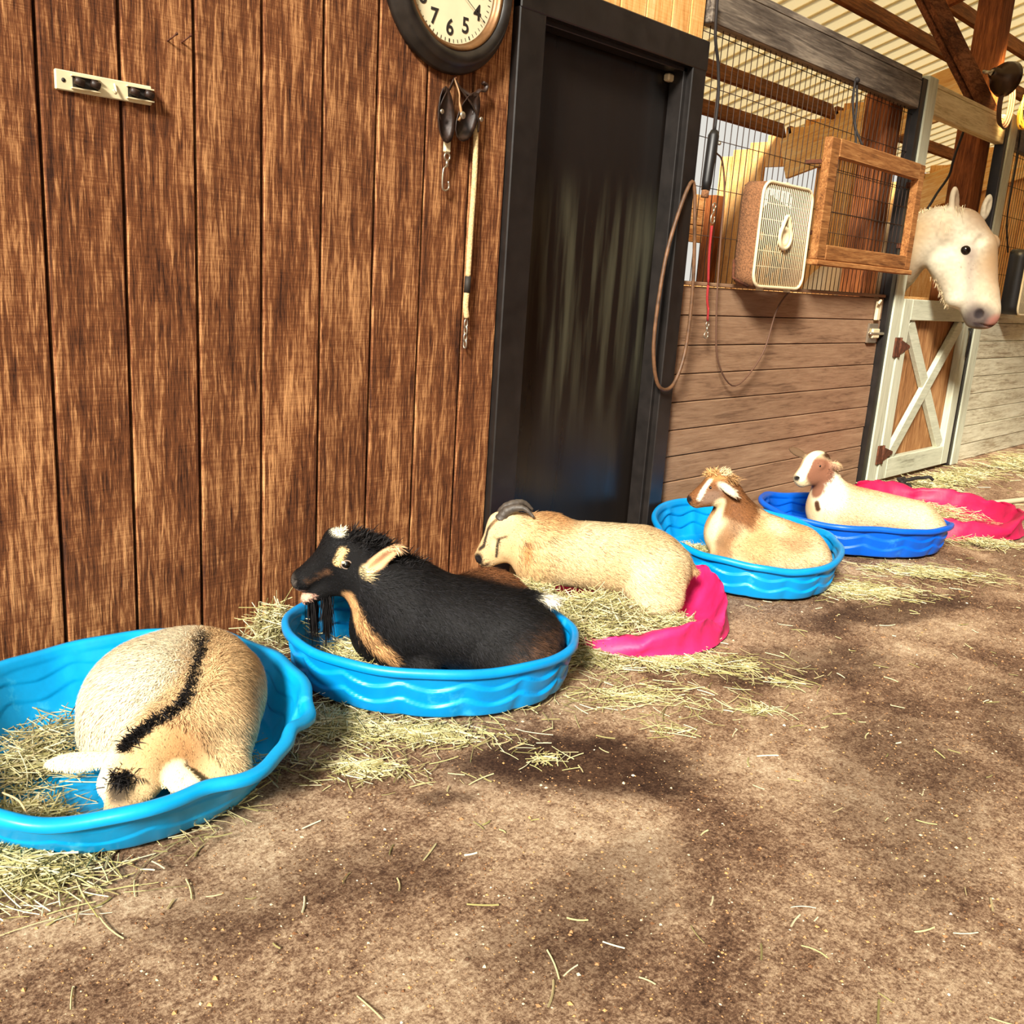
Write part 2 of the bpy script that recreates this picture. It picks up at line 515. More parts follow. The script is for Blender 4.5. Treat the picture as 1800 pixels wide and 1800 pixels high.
STAINS = [(1.70, -1.16, 0.36, 0.17, -42, 0.95), (1.33, -1.06, 0.10, 0.05, -30, 0.7), (2.75, -1.20, 0.42, 0.16, -20, 0.62),
          (3.60, -1.16, 0.50, 0.14, -15, 0.75), (2.30, -1.75, 0.60, 0.22, 20, 0.45), (1.35, -1.55, 0.35, 0.14, 5, 0.5),
          (0.95, -1.15, 0.40, 0.12, -15, 0.35), (3.0, -1.9, 0.5, 0.25, 15, 0.4), (1.40, -0.62, 0.22, 0.10, -50, 0.5), (5.2, -1.35, 0.9, 0.2, -10, 0.4)]
MAT['floor'] = floor_mat()

# ------------------------------------------------------------------ the setting
g = MB().box(-14, 24, -16, 12, -0.2, 0.0)
fl = g.build('floor', MAT['floor']); tag(fl, 'gritty packed earth and concrete barn floor with damp patches', kind='structure')

# board wall: every board its own piece
wl = MB().box(0.33, 2.50, 0.030, 0.10, 0, 2.75).build('wall_left', MAT['dark']); tag(wl, 'wall of upright rough sawn brown boards', kind='structure')
edges = [0.337, 0.537, 0.737, 0.940, 1.137, 1.336, 1.536, 1.737, 1.934, 2.131, 2.331, 2.500]
bmesh_shared = MB().box(-0.0965, 0.0965, 0.0, 0.028, 0.0, 2.75, 0.004).mesh('board', MAT['board'])
for i in range(len(edges) - 1):
    a, b_ = edges[i], edges[i + 1]
    o = link('board', bmesh_shared, wl, ((a + b_) / 2, random.uniform(-0.002, 0.002), 0))
    o.scale.x = ((b_ - a) - 0.0085) / 0.193
# boards above the door
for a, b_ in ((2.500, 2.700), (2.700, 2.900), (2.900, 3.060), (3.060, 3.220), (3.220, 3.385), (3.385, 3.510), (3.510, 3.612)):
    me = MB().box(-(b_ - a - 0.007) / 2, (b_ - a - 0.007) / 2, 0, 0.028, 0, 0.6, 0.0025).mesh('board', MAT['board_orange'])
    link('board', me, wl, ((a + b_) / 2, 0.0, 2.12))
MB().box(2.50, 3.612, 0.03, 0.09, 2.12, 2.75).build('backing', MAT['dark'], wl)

# door
d1 = empty('door_1', (2.5, 0, 0)); tag(d1, 'black painted barn door in a black frame', kind='structure')
MB().box(0.142, 1.02, 0.075, 0.115, 0.012, 2.035, 0.002).build('door_panel', MAT['door'], d1)
MB().box(0.0, 0.132, -0.028, 0.10, 0.0, 2.155, 0.004).build('casing', MAT['black_paint'], d1)
MB().box(0.132, 0.150, 0.0, 0.07, 0.0, 2.04, 0.003).build('door_stop', MAT['black_paint'], d1)
MB().box(1.025, 1.125, -0.028, 0.10, 0.0, 2.155, 0.004).build('casing', MAT['black_paint'], d1)
MB().box(1.003, 1.027, 0.0, 0.07, 0.0, 2.04, 0.003).build('door_stop', MAT['black_paint'], d1)
MB().box(0.0, 1.127, -0.031, 0.10, 2.04, 2.156, 0.004).build('door_head', MAT['black_paint'], d1)
MB().box(0.132, 1.027, 0.0, 0.07, 2.022, 2.042, 0.002).build('door_stop', MAT['black_paint'], d1)
rotY = Matrix.Rotation(math.radians(90), 4, 'X')
MB().lathe([(0.010, 0), (0.010, 0.006), (0.021, 0.010), (0.023, 0.006), (0.023, -0.002)], 20, Matrix.Translation((0.175, 0.072, 0.885)) @ rotY).build('lock_ring', MAT['brass'], d1)
MB().box(0.136, 0.152, 0.062, 0.078, 1.005, 1.055, 0.002).build('latch_plate', MAT['brass'], d1)
MB().box(0.965, 1.005, 0.045, 0.075, 1.985, 2.015, 0.006).build('door_closer', MAT['strip'], d1)


def plank_row(parent, x0, x1, zs, mat, y0=0.010, y1=0.040, gap=0.004):
    for z0, z1 in zip(zs[:-1], zs[1:]):
        me = MB().box(-(x1 - x0) / 2, (x1 - x0) / 2, 0, y1 - y0, 0, z1 - z0 - gap, 0.003).mesh('plank', mat)
        link('plank', me, parent, ((x0 + x1) / 2, y0 + random.uniform(-0.003, 0.003), z0))


ws = MB().box(3.625, 5.80, 0.040, 0.075, 0, 1.165).build('wall_stall', MAT['dark']); tag(ws, 'low stall wall of level tan planks beside the door', kind='structure')
zs = [0.004, 0.13, 0.267, 0.39, 0.515, 0.645, 0.775, 0.906, 1.042, 1.173]
plank_row(ws, 3.630, 5.795, zs, MAT['plank'])
MB().box(3.63, 5.795, 0.0, 0.085, 1.173, 1.190, 0.003).build('cap_board', MAT['plank'], ws)
wp = MB().box(7.45, 11.5, 0.040, 0.075, 0, 1.165).build('wall_right', MAT['dark']); tag(wp, 'pale stall wall of level planks beyond the gate', kind='structure')
plank_row(wp, 7.455, 11.5, zs, MAT['plank_pale'])

# top beams and posts
def beam(name, x0, x1, y0, y1, z0, z1, mat, label, c=0.004):
    o = MB().box(-(x1 - x0) / 2, (x1 - x0) / 2, 0, y1 - y0, 0, z1 - z0, c).build(name, mat, None, ((x0 + x1) / 2, y0, z0))
    return tag(o, label, kind='structure')

b1 = beam('beam', 3.64, 5.80, -0.015, 0.05, 2.235, 2.385, MAT['grey_beam'], 'grey timber beam over the mesh beside the door')
MB().box(-1.08, 1.08, 0.004, 0.085, 0.153, 0.185, 0.003).build('top_board', MAT['grey_beam'], b1)
b2 = beam('beam', 5.995, 7.29, -0.010, 0.05, 2.238, 2.385, MAT['tan_beam_lit'], 'tan timber beam above the white horse')
MB().box(-0.647, 0.647, 0.004, 0.085, 0.150, 0.175, 0.003).build('top_board', MAT['tan_beam_lit'], b2)
b3 = beam('beam', 7.46, 11.5, -0.010, 0.05, 2.238, 2.40, MAT['grey_beam'], 'grey timber beam at the far right stall')
p1 = beam('post', 5.865, 5.995, -0.030, 0.045, 0.0, 2.425, MAT['white_post'], 'pale painted post between the tan planks and the gate', 0.005)
MB().box(-0.130, -0.062, 0.010, 0.075, 0.0, 2.40).build('dark_batten', MAT['black_paint'], p1)  # dark strip along the left edge of the post
p2 = beam('post', 7.315, 7.450, -0.030, 0.045, 0.0, 2.44, MAT['white_post'], 'pale painted post right of the gate', 0.005)
MB().box(-0.115, -0.068, 0.010, 0.075, 0.0, 2.41).build('dark_batten', MAT['black_paint'], p2)
p3 = beam('post', 5.66, 5.83, 0.085, 0.24, 0.0, 2.36, MAT['lumber_z'], 'brown timber post behind the mesh')
p4 = beam('post', 7.10, 7.30, 0.085, 0.25, 0.0, 4.2, MAT['lumber_z'], 'brown timber post rising to the roof behind the gate')
MB().box(0.100, 0.150, 0.02, 0.12, 0, 4.2, 0.003).build('side_board', MAT['tan_beam_lit'], p4)

# roof: panels between ribs, purlins below
SL = math.tan(math.radians(18)); ZR = 3.68
ce = empty('ceiling', (0, 0, 0)); tag(ce, 'cream ribbed metal roof on brown purlins', kind='structure')
ang = math.atan(SL)
Lr = 8.0 / math.cos(ang)
def roof_pt(y, dz=0.0): return ZR - SL * y + dz
pw_ = 0.2286
me = MB().box(-(pw_ - 0.012) / 2, (pw_ - 0.012) / 2, -Lr / 2, Lr / 2, 0.0, 0.004).mesh('roof_panel', MAT['roof'])
mr_ = MB().box(-0.02, 0.02, -Lr / 2, Lr / 2, 0.016, 0.022).box(-0.02, -0.012, -Lr / 2, Lr / 2, 0.004, 0.018).box(0.012, 0.02, -Lr / 2, Lr / 2, 0.004, 0.018).mesh('roof_rib', MAT['roof'])
ymid = -1.05
k = 0
x = 2.4
while x < 15.5:
    link('roof_panel', me, ce, (x, ymid, roof_pt(ymid, 0.07)), (-ang, 0, 0))
    link('roof_rib', mr_, ce, (x + pw_ / 2, ymid, roof_pt(ymid, 0.07)), (-ang, 0, 0))
    x += pw_
for y, xe in ((2.87, 9.32), (2.38, 9.36), (1.82, 9.36), (1.24, 14), (0.86, 14), (-0.30, 14), (-0.9, 14), (-1.9, 14), (-2.9, 14)):
    o = MB().box(-(xe - 2.4) / 2, (xe - 2.4) / 2, -0.02, 0.02, -0.14, 0.0, 0.003).build('purlin', MAT['lumber'], ce, ((xe + 2.4) / 2, y, roof_pt(y, 0.065)), (-ang, 0, 0))
# second stretch of purlins beyond the first truss
for y in (2.38, 1.82, 2.87):
    MB().box(-1.75, 1.75, -0.02, 0.02, -0.14, 0.0, 0.003).build('purlin', MAT['lumber'], ce, (11.2, y, roof_pt(y, 0.065)), (-ang, 0, 0))
for xx, ya, yb, mt_ in ((7.42, -3.5, 0.75, 'lumber_z'), (9.40, 1.2, 2.95, 'sunlit_pine'), (12.95, -3.5, 2.95, 'sunlit_pine')):
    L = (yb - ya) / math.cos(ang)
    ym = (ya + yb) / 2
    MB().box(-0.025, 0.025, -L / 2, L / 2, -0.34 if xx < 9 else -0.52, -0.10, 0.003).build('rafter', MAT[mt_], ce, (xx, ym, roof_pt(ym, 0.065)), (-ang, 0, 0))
# knee brace: two boards side by side from the gate post up to the purlins
br = empty('knee_brace', (7.16, 0.05, 2.36)); tag(br, 'doubled dark timber brace running from the tall post up to the roof', kind='structure')
bdir = Vector((-1.0, 0.25, 0.74)).normalized()
for off in (-0.026, 0.026):
    q = bdir.to_track_quat('X', 'Z').to_matrix().to_4x4()
    mt = Matrix.Translation(Vector((0, off, 0))) @ q
    MB().box(-0.05, 1.75, -0.022, 0.022, -0.055, 0.055, 0.003, mt).build('brace_board', MAT['brace'], br)

# back of the stalls, boards coloured as if sunlit, open above
wb = MB().box(2.4, 15, 3.66, 3.70, 0, 2.05).build('wall_back', MAT['dark']); tag(wb, 'plank wall at the back of the stalls, coloured as if sunlit', kind='structure')
zz = [0.0, 0.24, 0.48, 0.72, 0.96]
def strip_planks(parent, x0, x1, zs, y, mat):
    for z0, z1 in zip(zs[:-1], zs[1:]):
        me = MB().box(-(x1 - x0) / 2, (x1 - x0) / 2, 0, 0.03, 0, z1 - z0 - 0.008, 0.003).mesh('plank', mat)
        link('plank', me, parent, ((x0 + x1) / 2, y + random.uniform(-0.003, 0.003), z0))
wb.data.clear_geometry()
tmp = MB().box(2.4, 15, 3.66, 3.70, 0, 1.05).box(2.4, 15, 3.66, 3.70, 1.62, 2.10)
wb.data.from_pydata(tmp.v, [], tmp.f); wb.data.update()
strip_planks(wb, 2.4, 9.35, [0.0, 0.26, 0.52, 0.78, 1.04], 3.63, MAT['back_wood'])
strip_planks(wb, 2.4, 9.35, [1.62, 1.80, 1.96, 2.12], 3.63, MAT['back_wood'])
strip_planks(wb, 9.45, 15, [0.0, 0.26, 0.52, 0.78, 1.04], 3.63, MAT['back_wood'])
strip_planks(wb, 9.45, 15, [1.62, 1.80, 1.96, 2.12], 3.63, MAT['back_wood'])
for xx in (4.6, 6.9, 9.3, 12.9):
    MB().box(-0.07, 0.07, 0, 0.14, 0, 2.12, 0.004).build('back_post', MAT['lumber_z'], wb, (xx, 3.50, 0))
# end wall of the stall row, upright boards with a window opening
we = empty('wall_end', (9.45, 1.9, 0)); tag(we, 'orange boards closing the stall row, coloured as if sunlit', kind='structure')
y = 0.0
while y < 1.72:
    y1 = min(y + 0.2, 1.75)
    top = roof_pt(1.9 + y + 0.1, 0.03)
    segs = [(0, 2.0), (2.42, top)] if 0.55 < y + .1 < 1.2 else [(0, top)]
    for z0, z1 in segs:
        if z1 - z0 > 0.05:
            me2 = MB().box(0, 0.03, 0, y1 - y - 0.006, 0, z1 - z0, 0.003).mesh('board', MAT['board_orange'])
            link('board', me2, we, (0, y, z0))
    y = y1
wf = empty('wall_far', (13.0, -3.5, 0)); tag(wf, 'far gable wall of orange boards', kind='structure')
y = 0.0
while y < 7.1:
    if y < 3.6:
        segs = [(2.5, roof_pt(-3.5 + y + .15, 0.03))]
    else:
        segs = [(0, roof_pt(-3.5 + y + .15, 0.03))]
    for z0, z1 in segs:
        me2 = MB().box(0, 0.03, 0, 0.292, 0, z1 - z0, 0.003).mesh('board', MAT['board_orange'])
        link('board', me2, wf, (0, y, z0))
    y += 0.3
# partition between the stalls, waist high with brown rails
for xx, nm in ((5.70, 'a'), (7.40, 'b')):
    pt = empty('stall_partition', (xx, 0.3, 0)); tag(pt, 'brown plank partition between two stalls', kind='structure')
    for z0 in np.arange(0, 1.15, 0.2):
        MB().box(0, 0.035, 0, 3.2, 0, 0.192, 0.003).build('plank', MAT['back_wood'], pt, (0, 0, float(z0)))

# opposite side of the aisle (behind the camera's right shoulder), upper gaps added to reflect in the door
wo = MB().box(1.2, 16, -4.55, -4.45, 0, 2.42).box(1.2, 16, -4.55, -4.45, 3.15, 4.9).box(1.2, 6.85, -4.55, -4.45, 2.42, 3.15).box(7.6, 8.0, -4.55, -4.45, 2.42, 3.15).box(9.0, 16, -4.55, -4.45, 2.42, 3.15).build('wall_opposite', MAT['dark'])
tag(wo, 'dark stall fronts across the aisle', kind='structure')
for z0 in list(np.arange(0, 2.3, 0.24)) + list(np.arange(3.16, 4.8, 0.24)):
    MB().box(1.2, 16, 0, 0.04, 0, 0.232, 0.003).build('plank', MAT['lumber'], wo, (0, -4.45, float(z0)))

# ------------------------------------------------------------------ welded wire in the stall fronts
def wire_panel(name, x0, x1, z0, z1, y, dx, dz, r, label, parent=None, zoff=0.0, kind='structure'):
    m = MB()
    nx = int(round((x1 - x0) / dx)); nz = max(1, int(round((z1 - z0) / dz)))
    for i in range(nx + 1):
        xx = x0 + (x1 - x0) * i / nx
        w = [random.uniform(-0.002, 0.002) for _ in range(4)]
        m.tube([(xx + w[j], y, z0 + (z1 - z0) * j / 3) for j in range(4)], r, 4)
    for i in range(nz + 1):
        z = min(z1, z0 + dz * i + zoff)
        m.tube([(x0, y - 2 * r, z), (x1, y - 2 * r, z)], r, 4)
    o = m.build(name, MAT['wire'], parent)
    if label: tag(o, label, kind=kind)
    return o

wire_panel('wire_mesh', 3.64, 5.80, 1.17, 2.24, 0.022, 0.0508, 0.2032, 0.0021, 'welded wire mesh above the tan plank stall wall', zoff=0.02)
wire_panel('wire_mesh', 7.46, 11.0, 1.17, 2.24, 0.022, 0.0508, 0.2032, 0.0021, 'welded wire mesh above the pale stall wall at far right', zoff=0.02)

# ------------------------------------------------------------------ stall gate
gt = empty('stall_gate', (6.605, 0, 0)); tag(gt, 'pale green painted stall gate with X brace below the white horse', 'gate')
MB().box(-0.60, -0.478, -0.035, 0.012, 0.03, 1.175, 0.004).build('stile', MAT['white_post'], gt)
MB().box(0.478, 0.60, -0.035, 0.012, 0.03, 1.175, 0.004).build('stile', MAT['white_post'], gt)
MB().box(-0.478, 0.478, -0.035, 0.012, 1.045, 1.175, 0.004).build('rail', MAT['white_rail'], gt)
MB().box(-0.478, 0.478, -0.035, 0.012, 0.03, 0.165, 0.004).build('rail', MAT['white_rail'], gt)
MB().box(-0.59, 0.59, 0.013, 0.03, 0.04, 1.165).build('panel', MAT['gate_panel'], gt)
# hinges with their pins
for sgn, yy in ((1, -0.030), (-1, -0.024)):
    a = Vector((-0.435 * sgn, 0, 0.175)); b_ = Vector((0.435 * sgn, 0, 1.035))
    d = (b_ - a); L = d.length
    mt = Matrix.Translation((a + b_) / 2) @ Matrix.Rotation(-math.atan2(d.z, d.x), 4, 'Y')
    MB().box(-L / 2, L / 2, yy, yy + 0.034, -0.047, 0.047, 0.003, mt).build('brace', MAT['white_rail'], gt)
for z in (0.20, 0.88):
    m = MB()
    m.add([(-0.57, -0.041, z - 0.045), (-0.57, -0.041, z + 0.045), (-0.43, -0.041, z + 0.008), (-0.43, -0.041, z - 0.008),
           (-0.57, -0.034, z - 0.045), (-0.57, -0.034, z + 0.045), (-0.43, -0.034, z + 0.008), (-0.43, -0.034, z - 0.008)],
          [(0, 1, 2, 3), (7, 6, 5, 4), (0, 4, 5, 1), (1, 5, 6, 2), (2, 6, 7, 3), (3, 7, 4, 0)])
    m.box(-0.655, -0.60, -0.041, -0.030, z - 0.06, z + 0.06, 0.002)
    hg = m.build('hinge', MAT['rust'], gt)
    MB().tube([(-0.587, -0.042, z - 0.06), (-0.587, -0.042, z + 0.06)], 0.009, 8).build('pin', MAT['rust'], hg)
gk = MB().tube(curve_pts([(0.56, -0.04, 1.00), (0.54, -0.06, 0.97), (0.55, -0.055, 0.86), (0.565, -0.05, 0.80), (0.575, -0.055, 0.90), (0.565, -0.05, 0.985)], 24), 0.007, 6)
gk.build('latch_strap', MAT['black'], gt)

# latch on the plank wall
lt = empty('slide_latch', (5.68, 0.0, 1.02)); tag(lt, 'pale metal slide latch on the tan planks left of the gate', 'latch')
MB().box(-0.06, 0.06, -0.006, 0.010, -0.115, 0.0, 0.003).build('base_plate', MAT['steel'], lt)
MB().box(-0.035, 0.055, -0.022, -0.006, -0.085, -0.03, 0.004).build('guide', MAT['strip'], lt)
MB().tube([(-0.07, -0.018, -0.058), (0.11, -0.018, -0.058)], 0.009, 8).build('bolt', MAT['steel'], lt)
hk = MB().box(-0.012, 0.03, -0.02, 0.0, 0.02, 0.13, 0.003).tube(curve_pts([(0.01, -0.02, 0.12), (-0.03, -0.035, 0.135), (-0.045, -0.03, 0.115)], 10), 0.008, 6)
hk.build('hook_bracket', MAT['strip'], lt)

# ------------------------------------------------------------------ framed mesh hatch
hw = empty('mesh_hatch', (5.20, -0.10, 1.340)); tag(hw, 'brown wood framed wire hatch hanging in front of the mesh beside the horse', 'hatch')
W_, H_ = 0.58, 0.580
MB().box(-W_, -W_ + 0.09, -0.022, 0.022, 0.0, H_, 0.004).build('stile', MAT['frame_wood'], hw).data
MB().box(W_ - 0.075, W_, -0.022, 0.022, 0.0, H_, 0.004).build('stile', MAT['frame_wood'], hw)
MB().box(-W_ + 0.0905, W_ - 0.0755, -0.024, 0.020, H_ - 0.085, H_ + 0.002, 0.004).build('rail', MAT['frame_wood'], hw)
MB().box(-W_ + 0.0905, W_ - 0.0755, -0.024, 0.020, 0.0, 0.075, 0.004).build('rail', MAT['frame_wood'], hw)
MB().box(-W_ - 0.01, W_ + 0.01, -0.035, 0.03, -0.028, -0.001, 0.004).build('sill', MAT['frame_wood'], hw)
wire_panel('wire', -W_ + 0.05, W_ - 0.05, 0.04, H_ - 0.04, 0.026, 0.0508, 0.1016, 0.0021, None, hw)
for z in (0.12, 0.46):
    MB().box(W_ - 0.02, W_ + 0.085, 0.022, 0.07, z, z + 0.03, 0.002).build('hinge', MAT['rust'], hw)
    MB().box(-W_ + 0.03, -W_ + 0.05, 0.022, 0.125, z, z + 0.02, 0.002).build('stay', MAT['rust'], hw)
hc = MB().tube(curve_pts([(4.98, -0.015, 2.25), (4.965, -0.03, 2.12), (4.99, -0.05, 2.00), (4.94, -0.09, 1.925)], 20), 0.006, 6)
hc.tube(curve_pts([(5.00, -0.015, 2.25), (5.01, -0.03, 2.12), (4.985, -0.05, 2.02), (5.02, -0.09, 1.925)], 20), 0.006, 6).ball((4.99, -0.02, 2.245), 0.016)
tag(hc.build('tie_cord', MAT['cord']), 'black cord tying the framed wire hatch up to the grey beam', 'cord')


# ------------------------------------------------------------------ box fans
def rrect(w, h, r, n=6):
    pts = []
    for cx, cz, a0 in ((w - r, h - r, 0), (-w + r, h - r, 90), (-w + r, -h + r, 180), (w - r, -h + r, 270)):
        for i in range(n + 1):
            a = math.radians(a0 + 90 * i / n)
            pts.append((cx + r * math.cos(a), cz + r * math.sin(a)))
    return pts

def box_fan(loc, label, rot=0.0, housing='dusty', dep=0.10):
    f = empty('box_fan', loc, rot); tag(f, label, 'fan', 'box fans on the stall fronts')
    w, h, r = 0.235, 0.235, 0.06
    out = rrect(w, h, r); inn = rrect(w - 0.012, h - 0.012, r - 0.012)
    m = MB(); n = len(out)
    V = [(x, 0, z) for x, z in out] + [(x, dep, z) for x, z in out] + [(x, 0, z) for x, z in inn] + [(x, dep, z) for x, z in inn]
    F = []
    for i in range(n):
        j = (i + 1) % n
        F += [(i, j, n + j, n + i), (2 * n + j, 2 * n + i, 3 * n + i, 3 * n + j), (j, i, 2 * n + i, 2 * n + j), (n + i, n + j, 3 * n + j, 3 * n + i)]
    m.add(V, F, True)
    m.build('housing', MAT[housing], f)
    MB().tube([(x, -0.004, z) for x, z in rrect(w - 0.003, h - 0.003, r)], 0.0075, 8, True).build('front_rim', MAT['cream_plastic'], f)
    gsh = MB()
    for i in range(27):
        x = -w + 0.012 + (2 * w - 0.024) * i / 26
        ax = abs(x)
        hh = h - 0.006 if ax < w - r else h - r + math.sqrt(max(0, r * r - (ax - (w - r)) ** 2)) - 0.006
        gsh.tube([(x, -0.004, -hh), (x, -0.004, hh)], 0.0024, 4)
    for z in (-0.14, -0.07, 0.0, 0.07, 0.14):
        gsh.tube([(-w + 0.01, 0.001, z), (w - 0.01, 0.001, z)], 0.002, 4)
    grille = gsh.build('grille', MAT['cream_plastic'], f)
    ring = MB().lathe([(0.0, -0.004), (0.026, -0.002), (0.03, 0.004), (0.046, 0.006), (0.05, 0.0)], 24, Matrix.Translation((0, -0.008, 0)) @ Matrix.Rotation(math.radians(90), 4, 'X'))
    ring.tube([(0.052 * math.cos(a), -0.012, 0.052 * math.sin(a) + (0.045 * max(0, math.sin(a)) ** 6)) for a in np.linspace(0, 2 * math.pi, 30)[:-1]], 0.010, 6, True)
    ring.build('badge', MAT['cream_plastic'], grille)
    MB().lathe([(0.0, -0.02), (0.035, -0.02), (0.04, 0.02), (0.0, 0.02)], 16, Matrix.Translation((0, dep * .55, 0)) @ Matrix.Rotation(math.radians(90), 4, 'X')).build('motor', MAT['black'], f)
    for k_ in range(5):
        a0 = 2 * math.pi * k_ / 5
        m = MB(); V = []; nn = 6
        for i in range(nn):
            rr = 0.035 + 0.165 * i / (nn - 1)
            wdt = 0.30 + 0.28 * i / (nn - 1)
            for s_ in (-1, 1):
                V.append((rr * math.cos(a0 + s_ * wdt), dep * .55 + s_ * 0.02, rr * math.sin(a0 + s_ * wdt)))
        V2 = [(x, y + 0.002, z) for x, y, z in V]
        F = [(2 * i, 2 * i + 1, 2 * i + 3, 2 * i + 2) for i in range(nn - 1)] + [(2 * nn + 2 * i + 2, 2 * nn + 2 * i + 3, 2 * nn + 2 * i + 1, 2 * nn + 2 * i) for i in range(nn - 1)]
        m.add(V + V2, F, True); m.build('blade', MAT['ink'], f)
    bg = MB()
    for i in range(17):
        x = -w + 0.012 + (2 * w - 0.024) * i / 16
        bg.tube([(x, dep, -h + 0.02), (x, dep, h - 0.02)], 0.002, 4)
    bg.build('rear_grille', MAT['ink'], f)
    for x in (-0.13, 0.13):
        MB().box(x - 0.012, x + 0.012, 0.0, 0.03, -h - 0.016, -h + 0.002, 0.003).build('foot', MAT['cream_plastic'], f)
    MB().box(-0.02, 0.02, 0.01, 0.03, h - 0.004, h + 0.012, 0.003).build('knob', MAT['cream_plastic'], f)
    return f

fan1 = box_fan((4.255, -0.125, 1.420), 'dusty cream box fan hung on the mesh left of the framed hatch')
box_fan((7.98, -0.15, 1.345), 'dark box fan with cream rim at the far right edge', 0, 'black', 0.12)
tag(MB().tube([(4.02, -0.02, 1.30), (3.98, -0.05, 1.22), (4.05, -0.09, 1.185)], 0.007, 6).tube([(4.02, -0.02, 1.30), (4.09, -0.02, 1.20), (4.05, -0.09, 1.185)], 0.007, 6).build('fan_bracket', MAT['rust']),
    'bent rusty bracket under the left edge of the dusty box fan', 'bracket')
fc = curve_pts([(4.43, -0.11, 1.19), (4.42, -0.05, 1.08), (4.36, -0.035, 0.86), (4.15, -0.03, 0.71), (3.97, -0.03, 0.83), (3.905, -0.03, 1.06), (3.89, -0.02, 1.35), (3.875, -0.02, 1.58), (3.83, -0.02, 1.71), (3.775, -0.02, 1.74)], 60)
MB().tube([(p[0] - 4.255, p[1] + 0.125, p[2] - 1.420) for p in fc], 0.0042, 6).build('cord', MAT['brown_cord'], fan1)
tag(MB().tube(curve_pts([(7.55, -0.01, 2.50), (7.56, -0.02, 2.2), (7.58, -0.02, 1.8), (7.70, -0.03, 1.55)], 24), 0.006, 6).build('power_cord', MAT['cord']), 'dark cord hanging down to the fan at the far right edge', 'cord')
tag(MB().tube(curve_pts([(6.80, 0.09, 2.26), (6.74, 0.10, 2.08), (6.76, 0.12, 1.98), (6.66, 0.14, 1.86), (6.55, 0.16, 1.72), (6.3, 0.2, 1.5)], 24), 0.008, 6).build('hanging_cord', MAT['cord']), 'black cord dangling from the tan beam above the horse', 'cord')

# ------------------------------------------------------------------ hanging gear right of the door
hp = curve_pts([(3.585, -0.040, 1.60), (3.625, -0.050, 1.42), (3.655, -0.055, 1.13), (3.645, -0.055, 0.88), (3.575, -0.055, 0.735), (3.475, -0.050, 0.74), (3.420, -0.045, 0.90), (3.425, -0.045, 1.15), (3.47, -0.045, 1.38)], 80, True)
tag(MB().tube(hp, 0.0085, 8, True).build('hose_loop', MAT['rubber']), 'brown rubber hose loop hanging on the right side of the door frame', 'hose')

hd = empty('handle_grip', (3.70, -0.02, 1.82)); tag(hd, 'black foam handle hanging from a cord beside the door frame', 'handle')
MB().tube([(0.012, -0.02, 0.0), (0.006, -0.022, -0.02), (-0.012, -0.025, -0.21), (-0.016, -0.026, -0.245)], [0.016, 0.024, 0.022, 0.019], 14).build('grip', MAT['black'], hd)
MB().tube([(-0.016, -0.026, -0.245), (-0.018, -0.026, -0.275)], 0.017, 12).build('end_cap', MAT['dusty'], hd)
MB().ball((0.022, -0.045, -0.05), 0.008).build('rivet', MAT['steel'], hd)
MB().tube(curve_pts([(-0.09, -0.03, 0.52), (-0.065, -0.025, 0.36), (-0.015, -0.02, 0.26), (0.012, -0.02, 0.14), (0.012, -0.02, 0.0)], 30), 0.007, 6).build('cord', MAT['cord'], hd)

rl = empty('red_tether', (3.79, -0.01, 1.54)); tag(rl, 'red webbing tether with snaps hanging on the mesh left of the fan', 'strap')
MB().tube(curve_pts([(0.0, -0.018, -0.105), (0.0, -0.02, -0.22), (0.012, -0.022, -0.33), (0.018, -0.022, -0.36)], 14), [0.014] * 10 + [0.008] * 3, 8, flat=0.4).build('webbing', MAT['red'], rl)
MB().tube(curve_pts([(0.018, -0.022, -0.36), (0.022, -0.022, -0.42), (0.038, -0.024, -0.47)], 8), 0.006, 6).build('webbing', MAT['red'], rl)
MB().tube(curve_pts([(0.036, -0.024, -0.46), (0.042, -0.024, -0.52)], 4), 0.012, 8, flat=0.4).build('webbing', MAT['red'], rl)
def snap(parent, base, L=0.075, r=0.003):
    m = MB()
    bx, by, bz = base
    m.tube([(bx + 0.012 * math.cos(a), by, bz + 0.012 * math.sin(a)) for a in np.linspace(0, 2 * math.pi, 15)[:-1]], r, 6, True)
    m.tube([(bx, by, bz - 0.012), (bx, by, bz - 0.03)], r * 1.6, 8)
    m.tube(curve_pts([(bx, by, bz - 0.03), (bx - 0.014, by, bz - 0.042), (bx - 0.015, by, bz - L + 0.008), (bx, by, bz - L), (bx + 0.013, by, bz - L + 0.01), (bx + 0.010, by, bz - L + 0.03)], 22), r, 6)
    return m.build('snap_hook', MAT['steel'], parent)
snap(rl, (0.0, -0.02, -0.02)); snap(rl, (0.042, -0.026, -0.535), 0.065)

# ------------------------------------------------------------------ wall clock
ck = empty('wall_clock', (2.197, 0.0, 2.047)); tag(ck, 'round wall clock with thick worn black frame and cream dial', 'clock')
RX = Matrix.Rotation(math.radians(90), 4, 'X')     # local Z -> -Y
MB().lathe([(0.190, 0.0), (0.262, 0.0), (0.268, 0.012), (0.262, 0.024), (0.252, 0.028), (0.246, 0.044), (0.228, 0.060), (0.212, 0.058), (0.200, 0.046), (0.194, 0.034)], 96, RX).build('frame', MAT['clock_frame'], ck)
MB().lathe([(0.202, 0.044), (0.198, 0.050), (0.190, 0.046), (0.186, 0.034), (0.182, 0.026), (0.178, 0.024)], 96, RX).build('bezel', MAT['clock_rim'], ck)
dial = MB().lathe([(0.0, 0.018), (0.186, 0.018), (0.186, 0.0), (0.0, 0.0)], 96, RX, smooth=False).build('dial', MAT['clock_face'], ck)
